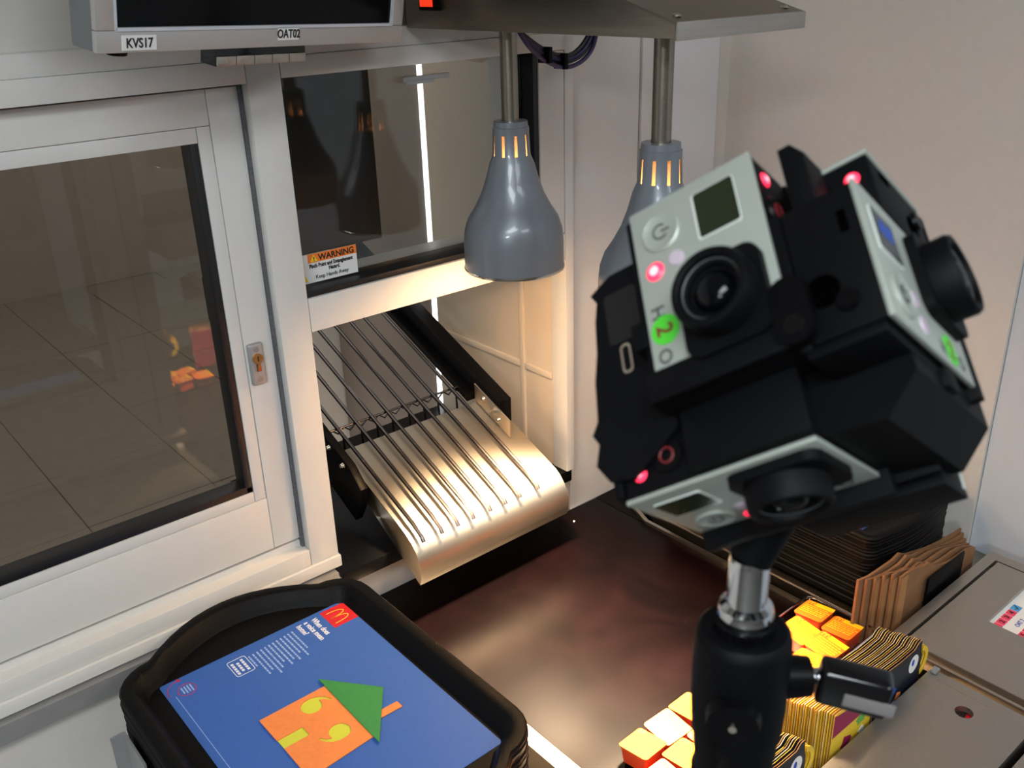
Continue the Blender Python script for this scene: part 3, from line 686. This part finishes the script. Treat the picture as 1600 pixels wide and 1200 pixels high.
liner(Matrix.Translation((1.123, 0.648, ZR - 0.0066)) @ Matrix.Rotation(math.pi, 4, 'Z'), 0.78, 'blue paper tray liner on the right tray stack, mostly hidden')
# tray dispenser upright
t = thing('tray_holder', 'grey steel tray holder upright left of the blue-lined tray', 'tray holder', (0.185, 0.83, 0.0))
link('corner_post', prism([(0.150, 0.85), (0.1655, 0.85), (0.1655, 0.79), (0.163, 0.79), (0.163, 0.8475), (0.150, 0.8475)], 0.0, 1.0065), 'sill_steel', t, True)
link('base_platform', box(0.175, 0.468, 0.50, 0.945, 0.0, 0.9200, 0.002), 'steel_cab', t, True)

# ------------------------------------------------------------------ paper bags
for i in range(6):
    y = 0.4530 + i * 0.0062; x0 = 1.0020 - i * 0.0095; x1 = 1.2150 + i * 0.004
    pts_top = []; nseg = 14; rnd = random.Random(i)
    bm = bmesh.new()
    rows = []
    for k in range(nseg + 1):
        u = k / nseg; x = x0 + (x1 - x0) * u
        ztop = 1.0030 - 0.052 * u + 0.004 * math.sin(u * 9 + i) + i * 0.0012 + (0.006 if k == 5 else 0)
        off = 0.0022 * math.sin(u * 7 + i * 0.8) if 0 < k < nseg else 0
        rows.append([(x, y + off, 0.9052), (x, y + off, ztop), (x, y + off + 0.0034, ztop), (x, y + off + 0.0034, 0.9052)])
    V_ = [[bm.verts.new(p) for p in r] for r in rows]
    for a, b in zip(V_[:-1], V_[1:]):
        for j in range(3): bm.faces.new((a[j], a[j + 1], b[j + 1], b[j]))
    bm.faces.new(V_[0]); bm.faces.new(V_[-1][::-1])
    bmesh.ops.recalc_face_normals(bm, faces=bm.faces)
    ords = ('nearest', 'second nearest', 'third nearest', 'fourth nearest', 'fifth nearest', 'rearmost')[i]
    t = thing('paper_bag', ords + ' flat brown paper bag standing between right trays and cabinet', 'paper bag', (x0, y, 0.9052), 'brown paper bags by the right tray stack')
    link('bag_body', bm, 'kraft', t, True)
    link('bag_fold', prism([(x0 - 0.0002, y + 0.0002), (x0 + 0.016, y - 0.0009), (x0 + 0.016, y - 0.0002)], 0.9055, 1.0005), 'kraft_in', t, True)

tag(link('bag_divider', box(1.068, 1.165, 0.4465, 0.4490, 0.9052, 0.9720, 0.0005), 'blk'), 'black upright plate in front of the middle of the paper bags', 'divider')

# ------------------------------------------------------------------ sauce tubs in a wire basket
def tub_proto(label):
    t = thing('sauce_tub', label, 'sauce tub', (0, 0, 0), 'sauce tubs')
    bm = bmesh.new(); rings = []
    for s, z in ((0.0150, 0.0), (0.0165, 0.001), (0.0185, 0.0205), (0.0195, 0.0210), (0.0195, 0.0225)):
        rings.append([bm.verts.new((x, y, z)) for x, y in rrect(-s, s, -s, s, 0.004)])
    n = len(rings[0]); bm.faces.new(rings[0][::-1]); bm.faces.new(rings[-1])
    for a, b in zip(rings[:-1], rings[1:]):
        for i in range(n): bm.faces.new((a[i], a[(i + 1) % n], b[(i + 1) % n], b[i]))
    link('cup', bm, 'tub', t)
    ld = link('foil_lid', flat(rrect(-0.0198, 0.0198, -0.0198, 0.0198, 0.004), 0.0225, 0.0230), 'foil_o', t)
    bm = flat(q(-0.0185, 0.0188, -0.0140, -0.0040), 0.0230, 0.0231)
    bm = flat([(0.0195, -0.0195), (0.0195, 0.0060), (0.0110, 0.0060), (0.0110, -0.0195)], 0.0230, 0.02315)
    link('yellow_band', bm, 'foil_y', ld)
    bm = bmesh.new()
    for i in range(5):
        y = 0.017; rnd = random.Random(i)
        while y > -0.015:
            wl = rnd.uniform(0.002, 0.005); merge(bm, flat(q(0.0070 - i * 0.0042, 0.0086 - i * 0.0042, y - wl, y), 0.0230, 0.02312)); y -= wl + 0.001
    link('small_print', bm, 'foil_y', ld)
    bm = bmesh.new()
    for cy in (0.0140, 0.0096): tube(bm, [Vector((0.0115 + 0.0065 * math.sin(math.pi * k / 8), cy + 0.0022 * math.cos(math.pi * k / 8), 0.0231)) for k in range(9)], 0.0005, 5)
    link('logo_letter', bm, 'gold_print', ld)
    return t
tubs = [  # x, y, z, tilt, label
    (0.9420, 0.5310, 0.9150, 0.05, 'orange sauce tub at the wire corner nearest the right trays'),
    (0.9000, 0.5270, 0.9120, -0.06, 'orange sauce tub second from the wire corner, against the stand'),
    (0.9380, 0.4880, 0.9150, 0.04, 'orange sauce tub touching the rear end of the right carton row'),
    (0.8970, 0.4860, 0.9130, -0.05, 'orange sauce tub second along the rear of the right carton row'),
    (0.8560, 0.4840, 0.9110, 0.03, 'orange sauce tub just behind the stand lever'),
    (0.6970, 0.5330, 0.9030, 0.05, 'glowing sauce tub against the stand, rear row of the front pile'),
    (0.6540, 0.5330, 0.9040, -0.05, 'glowing sauce tub in the middle of the front pile, rear row'),
    (0.6110, 0.5300, 0.9045, 0.06, 'glowing sauce tub at the far left corner of the front pile'),
    (0.6780, 0.4900, 0.9035, -0.04, 'glowing sauce tub against the stand, near row of the front pile'),
    (0.6360, 0.4890, 0.9035, 0.05, 'glowing sauce tub in the middle of the front pile, near row'),
    (0.5940, 0.4860, 0.9030, -0.03, 'glowing sauce tub at the bottom edge, left end of the near row'),
]
proto = None
for x, y, z, tl, lab in tubs:
    m = Matrix.Translation((x, y, z)) @ Matrix.Rotation(tl, 4, 'Y') @ Matrix.Rotation(-tl * 1.5, 4, 'X') @ Matrix.Rotation(tl * 1.2, 4, 'Z')
    if proto is None: proto = tub_proto(lab); proto.matrix_world = m
    else: dup(proto, m, lab)
t = thing('wire_basket', 'chrome wire basket around the orange sauce tubs', 'basket', (0.78, 0.51, 0.9))
lp = lambda z, e=0: [(x, y, z) for x, y in rrect(0.830 - e, 0.974 + e, 0.4585 - e, 0.560 + e, 0.012)]
link('top_wire', tube(bmesh.new(), lp(0.9330), 0.0016, 8, True), 'chrome', t, True)
link('base_wire', tube(bmesh.new(), lp(0.9025), 0.0016, 8, True), 'chrome', t, True)
for x, y in ((0.834, 0.462), (0.970, 0.462), (0.834, 0.557), (0.970, 0.557)):
    link('corner_wire', cyl(bmesh.new(), (x, y, 0.9025), (x, y, 0.9330), 0.0014, seg=8), 'chrome', t, True)
bm = box(0.832, 0.972, 0.4605, 0.558, 0.9030, 0.9045); link('basket_floor', bm, 'steel', t, True)

# ------------------------------------------------------------------ folded cartons in rows
def carton(label, w_, h_, kind, group):
    """flat-folded carton; local x across, z up, front face at y = 0 towards -y"""
    t = thing('folded_carton', label, 'carton', (0, 0, 0), group)
    top = [(0, 0), (w_, 0), (w_, h_ * 0.74), (w_ * 0.97, h_ * 0.80), (w_ * 0.95, h_), (w_ * 0.88, h_ * 1.0), (w_ * 0.80, h_ * 0.93), (w_ * 0.5, h_ * 0.93), (0.10 * w_, h_ * 0.97), (0, h_ * 0.97)]
    link('board', prism(top, 0.0002, 0.0008, 'XZ'), 'card_edge', t)
    inset = [(x * 0.996 + 0.0002, z * 0.998) for x, z in top]
    link('front_print', prism(inset, 0.0, 0.00025, 'XZ'), {'navy': 'card_navy', 'purple': 'card_yellow'}[kind], t)
    link('inner_print', prism(inset, 0.0009, 0.00105, 'XZ'), {'navy': 'card_navy', 'purple': 'card_purple'}[kind], t)
    # arch handle standing out at the right side
    bm = bmesh.new()
    cx = w_ + 0.0005; cz = h_ * 0.62; P = []; Q = []
    for k in range(13):
        a = math.radians(-80 + 160 * k / 12); P.append((cx + 0.016 * math.cos(a), cz + 0.021 * math.sin(a))); Q.append((cx + 0.0105 * math.cos(a), cz + 0.0145 * math.sin(a)))
    bm = prism(P + Q[::-1], 0.0002, 0.0012, 'XZ'); link('arch_handle', bm, 'card_yellow', t)
    return t
def front_art(t, w_, h_, kind):
    e = -0.0002
    if kind == 'navy':
        a = link('round_sticker', prism(disc_pts(w_ * 0.82, h_ * 0.70, 0.0105, 24, 0.0125), e, 0.0001, 'XZ'), 'label', t)
        bm = prism([(w_ * 0.80 + 0.003 * math.cos(k), h_ * 0.73 + 0.005 * math.sin(k)) for k in [i * 0.7 for i in range(9)]], e - 0.0002, e, 'XZ')
        link('sticker_mark', bm, 'ink_blue', a)
        link('blue_band', prism([(0.001, 0.001), (w_ * 0.99, 0.001), (w_ * 0.99, h_ * 0.20), (0.001, h_ * 0.24)], e, 0.0001, 'XZ'), 'card_blue', t)
        for k, (m, x, z, r) in enumerate((('orange', .55, .36, .006), ('ink_blue', .38, .52, .009), ('orange', .30, .15, .006), ('red_print', .62, .14, .005), ('label', .45, .29, .004), ('ink_blue', .2, .35, .007))):
            link('print_patch', prism([(w_ * x + r * (1 + .35 * math.sin(3 * i + k)) * math.cos(i * .7), h_ * z + r * (1 + .3 * math.cos(2 * i + k)) * math.sin(i * .7)) for i in range(9)], e - 0.0001, e + 0.0001, 'XZ'), m, t)
    else:
        link('purple_band', prism([(0.001, h_ * 0.62), (w_ * 0.97, h_ * 0.62), (w_ * 0.97, h_ * 0.78), (w_ * 0.1, h_ * 0.93), (0.001, h_ * 0.95)], e, 0.0001, 'XZ'), 'card_purple', t)
        for k, (m, x, z, r) in enumerate((('card_purple', .40, .36, .010), ('red_print', .35, .15, .008), ('card_green', .72, .55, .008), ('label', .78, .34, .006), ('card_green', .62, .16, .005), ('ink_blue', .15, .06, .004))):
            link('print_patch', prism([(w_ * x + r * (1 + .35 * math.sin(3 * i + k)) * math.cos(i * .7), h_ * z + r * (1 + .3 * math.cos(2 * i + k)) * math.sin(i * .7)) for i in range(9)], e - 0.0002, e + 0.0001, 'XZ'), m, t)
rows = [('right', 0.826, 0.103, 0.090, 'navy', 19, 'rightmost'), ('middle', 0.742, 0.080, 0.0920, 'purple', 22, 'middle'), ('left', 0.600, 0.093, 0.0920, 'navy', 14, 'leftmost')]
for nm, x0, w_, h_, kind, n_, word in rows:
    front = carton({'right': 'front navy carton of the rightmost row, round sticker and yellow handle', 'middle': 'front yellow and magenta carton of the middle row', 'left': 'front navy carton of the leftmost row, at the bottom edge'}[nm], w_, h_, kind, 'folded cartons in the ' + nm + ' row')
    y0 = 0.3815
    pitch = 0.00250
    for k in range(1, n_):
        cp = dup(front, Matrix.Translation((x0 - 0.0009 * k + random.uniform(-0.001, 0.001), y0 + k * pitch, 0.9005 + random.uniform(0, 0.0015))) @ Matrix.Rotation(random.uniform(-0.01, 0.01), 4, 'Y'), 'thin folded carton, ' + ORD[k] + ' from the front in the ' + word + ' row')
        if k % 3 != 1:
            for ch in cp.children:
                if ch.name.startswith('board'): ch.material_slots[0].link = 'OBJECT'; ch.material_slots[0].material = M['card_pale' if k % 3 == 0 else 'card_yellow']
    front.matrix_world = Matrix.Translation((x0, y0, 0.9005)); front_art(front, w_, h_, kind)

# ------------------------------------------------------------------ light stand
SX, SY = 0.2255, 0.1525
t = thing('light_stand', 'black stand with chrome stud and side lever carrying the camera rig', 'stand', (SX, SY, 0.0))
def L(prof, seg=32): return lathe(bmesh.new(), prof, seg)
link('stud', L([(0, 1.5410), (0.0064, 1.5410), (0.0068, 1.539), (0.0068, 1.5230), (0.0090, 1.5215), (0.0096, 1.5190), (0.0090, 1.5170), (0.0085, 1.5150), (0.0085, 1.5105), (0, 1.5105)]), 'chrome', t)
bm = bmesh.new()
K = 48; rg = []
for z in (1.5155, 1.5100):
    rg.append([bm.verts.new(((0.0098 + 0.0006 * (i % 2)) * math.cos(2 * math.pi * i / K), (0.0098 + 0.0006 * (i % 2)) * math.sin(2 * math.pi * i / K), z)) for i in range(K)])
bm.faces.new(rg[0])
for i in range(K): bm.faces.new((rg[0][i], rg[1][i], rg[1][(i + 1) % K], rg[0][(i + 1) % K]))
link('knurled_ring', bm, 'blk', t)
link('socket', L([(0, 1.5120), (0.0145, 1.5120), (0.0160, 1.5105), (0.0165, 1.5080), (0.0167, 1.4950), (0.0166, 1.4800), (0.0158, 1.4680), (0.0148, 1.4640), (0.0148, 1.4600), (0.0142, 1.4560), (0.0142, 1.4500), (0.0150, 1.4490), (0.0150, 1.4380), (0.0138, 1.4360), (0.0138, 1.30), (0, 1.30)], 40), 'blk_matte', t)
vd = Vector((-SX, -SY, 0)).normalized(); sd = Vector((vd.y, -vd.x, 0)) * -1
rgt = Vector((0.7622, -0.6468, -0.029)).normalized()
f0 = Vector((0, 0, 1.4860)) + vd * 0.0150 - rgt * 0.001
kn = link('front_knob', cyl(bmesh.new(), f0, f0 + vd * 0.0055, 0.0095, 0.0088, 28), 'blk', t)
link('knob_pin', cyl(bmesh.new(), f0 + vd * 0.0055, f0 + vd * 0.0062, 0.0014, seg=10), 'bolt', kn)
f1 = Vector((0, 0, 1.4560)) + vd * 0.0135 - rgt * 0.006
link('screw', cyl(bmesh.new(), f1, f1 + vd * 0.0020, 0.0026, 0.0022, 14), 'bolt', t)
s0 = Vector((0, 0, 1.4910)) + rgt * 0.0150
link('side_boss', cyl(bmesh.new(), s0, s0 + rgt * 0.0090, 0.0080, 0.0070, 24), 'blk', t)
lv = link('lever_screw', cyl(bmesh.new(), s0 + rgt * 0.0090, s0 + rgt * 0.0150, 0.0030, seg=14), 'chrome', t)
a0 = s0 + rgt * 0.0120 + vd * 0.001; a1 = s0 + rgt * 0.0370 + Vector((0, 0, -0.0020)) + vd * 0.008
ax = (a1 - a0).normalized(); up_ = (Vector((0, 0, 1)) - ax * ax.z).normalized(); nn = ax.cross(up_)
bm = bmesh.new(); bx(bm, 0, (a1 - a0).length, -0.0075, 0.0075, -0.0055, 0.0055, 0.0026, 3)
bm.transform(cs(a0, ax, up_, nn)); lvr = link('lever', bm, 'blk_gloss', t)
bm = bmesh.new(); bx(bm, 0.009, 0.026, -0.0045, 0.0008, 0.0050, 0.0058, 0.0004); bm.transform(cs(a0, ax, up_, nn)); link('lever_inlay', bm, 'lever_grey', lvr)
link('pole', L([(0, 1.31), (0.0125, 1.31), (0.0125, 0.72), (0.016, 0.72), (0.016, 0.66), (0.0145, 0.66), (0.0145, 0.10), (0, 0.10)], 24), 'blk', t)
for k in range(3):
    a = math.radians(30 + 120 * k); d = Vector((math.cos(a), math.sin(a), 0))
    link('leg', tube(bmesh.new(), [d * 0.016 + Vector((0, 0, 0.62)), d * 0.28 + Vector((0, 0, 0.010))], 0.009, 10), 'blk', t)
    link('leg_brace', tube(bmesh.new(), [d * 0.015 + Vector((0, 0, 0.20)), d * 0.15 + Vector((0, 0, 0.310))], 0.006, 8), 'blk', t)

# ------------------------------------------------------------------ six-camera rig standing on one corner
A = Vector((-0.8222, 0.0270, 0.5685)).normalized(); B = Vector((0.3420, -0.7751, 0.5313)); B = (B - A * B.dot(A)).normalized(); Cc = A.cross(B).normalized()
O = Vector((0.2329, 0.1495, 1.6107))
def R3(a, b, c): return O + (A * a + B * b + Cc * c) / 1000.0
MM = Matrix.Scale(0.001, 4)
def action_camera(label, mtx, lit, group='action cameras in the rig'):
    """landscape body 59 x 41 x 21 mm, local units mm; front plate at z = 0, built around its centre"""
    t = thing('action_camera', label, 'camera', mtx @ MM, group)
    return t
def cam_parts(t):
    link('body', box(-29.2, 29.2, -20.2, 20.2, -21, -1.4, 1.2), 'blk_matte', t)
    pl = link('face_plate', box(-29.5, 29.5, -20.5, 20.5, -1.6, 0.0, 0.7, 2), 'cam_face', t)
    link('display_frame', flat(rrect(-24.6, -9.0, 0.7, 14.4, 0.8), 0.0, 0.35), 'cam_edge', pl)
    link('display', flat(rrect(-24.4, -9.4, 1.4, 14.2, 0.8), 0.1, 0.45), 'lcd', pl)
    bt = link('power_button', lathe(bmesh.new(), [(6.4, 0.0), (6.4, 0.5), (5.9, 0.9), (5.4, 0.6), (0, 0.6)], 32, (-18.2, -10.6, 0)), 'cam_face', t)
    bm = tube(bmesh.new(), [(-18.2 + 2.3 * math.sin(a), -10.6 + 2.3 * math.cos(a), 0.75) for a in [math.radians(k) for k in range(40, 325, 15)]], 0.3, 6)
    tube(bm, [(-18.2, -10.2, 0.75), (-18.2, -7.6, 0.75)], 0.3, 6); link('power_symbol', bm, 'ink_grey', bt)
    link('indicator_window', lathe(bmesh.new(), [(2.5, 0), (2.3, 0.5), (0, 0.6)], 20, (-7.5, -7.3, 0)), 'led_off', t)
    # lens block
    lb = link('lens_block', flat(rrect(0.1, 27.6, -8.0, 17.8, 4.5, 6), -1.0, 3.0), 'blk_matte', t)
    c = (12.6, 5.0, 0)
    link('lens_ring', lathe(bmesh.new(), [(11.8, 2.6), (11.8, 9.0), (11.2, 10.2), (10.0, 10.4), (9.2, 10.0), (8.8, 8.4), (7.4, 8.0), (7.0, 6.6), (5.6, 6.2)], 48, c), 'blk_matte', lb)
    link('lens_glass', lathe(bmesh.new(), [(6.4, 6.0), (5.7, 7.6), (4.3, 9.0), (2.3, 9.8), (0, 10.0)], 36, c), 'lens', lb)
    link('lens_gold_rim', lathe(bmesh.new(), [(8.9, 8.5), (8.7, 8.75), (8.4, 8.5)], 36, c), 'ink_grey', lb)
    # lettering and sticker
    link('lettering', text_bm(bmesh.new(), 'H', 6.0, Matrix.Translation((4.8, -18.2, 0.1)), depth=0.05, bold=0.1), 'ink_grey', pl)
    link('lettering', text_bm(bmesh.new(), 'O', 6.0, Matrix.Translation((18.6, -18.2, 0.1)), depth=0.05, bold=0.1), 'ink_grey', pl)
    stk = link('round_sticker', flat(disc_pts(13.0, -14.8, 4.6, 28), 0.0, 0.25), 'sticker_g', t)
    link('sticker_digit', text_bm(bmesh.new(), '2', 7.4, Matrix.Translation((13.0, -17.4, 0.3)), 'CENTER', depth=0.05, bold=0.15), 'ink_red', stk)
    # top side: shutter button and its light
    tb = link('shutter_button', cyl(bmesh.new(), (-13.5, 20.0, -10.5), (-13.5, 21.0, -10.5), 5.2, 4.8, 26), 'blk', t)
    bm = tube(bmesh.new(), [(-13.5 + 2.2 * math.cos(a), 21.05, -10.5 + 2.2 * math.sin(a)) for a in [2 * math.pi * k / 20 for k in range(20)]], 0.3, 6, True); link('record_ring', bm, 'rec_red', tb)
    # end sides: port with metal rim, speaker slot
    bm = ring_prism(rrect(-3.6, 3.6, -1.7, 1.7, 1.2), rrect(-2.9, 2.9, -1.1, 1.1, 0.8), 0, 0.5)
    bm.transform(cs((29.1, -1.0, -9.5), (0, 1, 0), (0, 0, 1), (1, 0, 0))); link('port_rim', bm, 'bolt', t)
    link('side_slot', box(-29.6, -29.1, 6.5, 13.0, -6.6, -4.4, 0.2, 1), 'hole_black', t)
    link('side_hole', cyl(bmesh.new(), (-29.1, -7.0, -15.0), (-29.35, -7.0, -15.0), 4.6, seg=20), 'hole_black', t)
    link('side_button', cyl(bmesh.new(), (-29.1, -12.0, -9.5), (-30.4, -12.0, -9.5), 3.2, 2.8, 18), 'blk', t)
cmL = cs(R3(43, -2.0, 13), -Cc, B, A)
camL = action_camera('silver action camera facing left with green sticker and lit red light', cmL, True); cam_parts(camL)
cmR = cs(R3(13, 43, -2.0), -A, Cc, B); cmT = cs(R3(-2.0, 13, 43), -B, A, Cc)
cmB = cs(R3(10.0, -16.5, -41.0), B, A, -Cc); cm4 = cs(R3(0.0, -42.0, 6.0), A, Cc, -B); cm5 = cs(R3(-42.5, 6.0, -12.5), Cc, B, -A)
camR = dup(camL, cmR @ MM, 'silver action camera facing right with lens in profile')
camT = dup(camL, cmT @ MM, 'action camera on top of the rig, only its rim corner showing')
camB = dup(camL, cmB @ MM, 'silver action camera on the underside of the rig facing the counter')
cam4 = dup(camL, cm4 @ MM, 'action camera at the far left of the rig showing its black side')
cam5 = dup(camL, cm5 @ MM, 'action camera at the far right of the rig, back turned')
def led(t, loc, r, axis='z'):
    bm = lathe(bmesh.new(), [(r, 0), (r * 0.85, 0.5), (r * 0.5, 0.8)], 20); bm2 = lathe(bmesh.new(), [(r * 0.5, 0.8), (r * 0.3, 1.0), (0, 1.05)], 16)
    m = Matrix.Translation(loc) @ (Matrix.Rotation(-math.pi / 2, 4, 'X') if axis == 'y' else Matrix.Identity(4))
    bm.transform(m); bm2.transform(m)
    a = link('red_light', bm, 'led', t); link('light_core', bm2, 'led_core', a)
led(camL, (-6.5, -14.8, 0.0), 3.0); led(camB, (-8.5, -16.2, 0.0), 3.0)
link('indicator_window', lathe(bmesh.new(), [(2.8, 0), (2.5, 0.5), (0, 0.6)], 20, (-6.5, -14.8, 0)), 'led_off', camR)
for t in (camL, camT, camB): led(t, (-23.5, 20.2, -8.0), 2.3, 'y')
lt = link('display_note', flat(q(-22.0, -10.5, 2.4, 13.4), 0.45, 0.5), 'ink_grey', camR)
link('lettering', text_bm(bmesh.new(), 'AUS', 6.4, Matrix.Translation((-21.4, 7.2, 0.6)), depth=0.05, bold=0.25, sx=0.8), 'ink_blue', lt)

hd = thing('rig_holder', 'black nylon cube holder gripping the six action cameras', 'camera mount', cs(O, A, B, Cc) @ MM)
bm = bmesh.new(); bx(bm, -21, 21, -21, 21, -21, 21, 3)
link('core', bm, 'blk_matte', hd)
inv = (cs(O, A, B, Cc)).inverted()
def wall_piece(cm, x0, x1, y0, y1, z0, z1, bev=0.8):
    b_ = box(x0, x1, y0, y1, z0, z1, bev); b_.transform(inv @ cm @ MM) ; b_.transform(Matrix.Scale(1000, 4)) ; return b_
for i, cm in enumerate((cmL, cmR, cmT, cmB, cm4, cm5)):
    cmx = Matrix(cm)
    pos = i < 3
    bm = wall_piece(cmx, -29.4, 32.0, -23.6 if i != 3 else -25.0, -20.6, -23.0, -2.6 if i != 3 else 5.5)                       # under the camera
    merge(bm, wall_piece(cmx, 29.6, 34.0, -23.6, 21.0, -23.0, 0.4) if pos else wall_piece(cmx, -32.6, -29.6, -23.6, 21.0, -23.0, -2.6))
    merge(bm, wall_piece(cmx, -6.0, 30.0, 20.7, 23.6, -23.0, -2.2))
    merge(bm, wall_piece(cmx, -29, 29, -21, 21, -24.5, -21.2))
    if i == 0: merge(bm, wall_piece(cmx, 24.8, 34.0, -23.0, 22.0, -3.0, 1.6))
    link('camera_frame', bm, 'blk_matte', hd)
    link('frame_clip', wall_piece(cmx, 6, 15, -27.0, -20.8, -14, -1.0, 1.4), 'blk_matte', hd)
# black side wall at the left with its port window
def on_a(pts, a0, a1):
    b_ = prism(pts, a0, a1); b_.transform(Matrix(((0, 0, 1, 0), (1, 0, 0, 0), (0, 1, 0, 0), (0, 0, 0, 1)))); return b_
sw_ = [(-24, 34), (-39, 34), (-47, 30), (-45, 26.5), (-46.5, 20), (-47.5, 9), (-49.5, 0), (-50.5, -13), (-53, -17), (-51, -20.5), (-53, -27), (-49, -33), (-41, -34.5), (-33, -30), (-24, -24)]
swo = link('side_wall', on_a(sw_, 29.0, 32.5), 'blk_matte', hd)
link('side_recess', on_a(rrect(-42.0, -30.0, 9.0, 27.0, 1.5), 32.4, 32.9), 'blk_gloss', swo)
bm = ring_prism(rrect(-38.6, -34.8, -2.0, 8.0, 1.6), rrect(-37.9, -35.5, -1.2, 7.2, 1.1), 32.4, 33.1); bm.transform(Matrix(((0, 0, 1, 0), (1, 0, 0, 0), (0, 1, 0, 0), (0, 0, 0, 1)))); link('port_rim', bm, 'bolt', swo)
link('back_wall', on_a([(-24, 34), (-45, 32), (-51, -13), (-52, -30), (-30, -36), (-20, -24)], -6, 29.2), 'blk_matte', hd)
link('low_block', on_a([(-46, -22), (-46, -34), (30, -40), (40, -30), (40, -16), (-10, -15)], -30, 26), 'blk_matte', hd)
link('top_block', prism([(24, 20), (31, 20), (31, 38), (28, 42.5), (24, 42.5)], 24, 37, 'YZ', bev=1.0), 'blk_matte', hd)
# thumb screw tab beside the left camera and the socket on the stud
bm = flat(rrect(-5.2, 5.2, -9.5, 9.5, 4.8, 7), 0, 8.5); m = cs(R3(37.5, 20.0, -12.0), Cc * -1, B, A)
bm2 = bmesh.new(); bm.transform(Matrix.Rotation(math.pi / 2, 4, 'Z')); bm.transform(inv @ m @ MM); bm.transform(Matrix.Scale(1000, 4)); tabo = link('screw_tab', bm, 'blk', hd)
bm = cyl(bmesh.new(), (4.5, 0, 8.4), (4.5, 0, 8.9), 3.0, seg=6); bm.transform(inv @ m @ MM); bm.transform(Matrix.Scale(1000, 4)); link('hex_socket', bm, 'blk_gloss', tabo)
dn = Vector((A.z, B.z, Cc.z)) * -1.0
link('stud_socket', cyl(bmesh.new(), dn * 52, (inv @ Vector((0.2255, 0.1525, 1.5400))) * 1000, 9, 7.2, 24), 'blk_matte', hd)

# apply node-free defaults: keep every mesh shaded and named
for o in bpy.data.objects:
    if o.type == 'LIGHT' and o.parent is None: o['kind'] = 'structure'
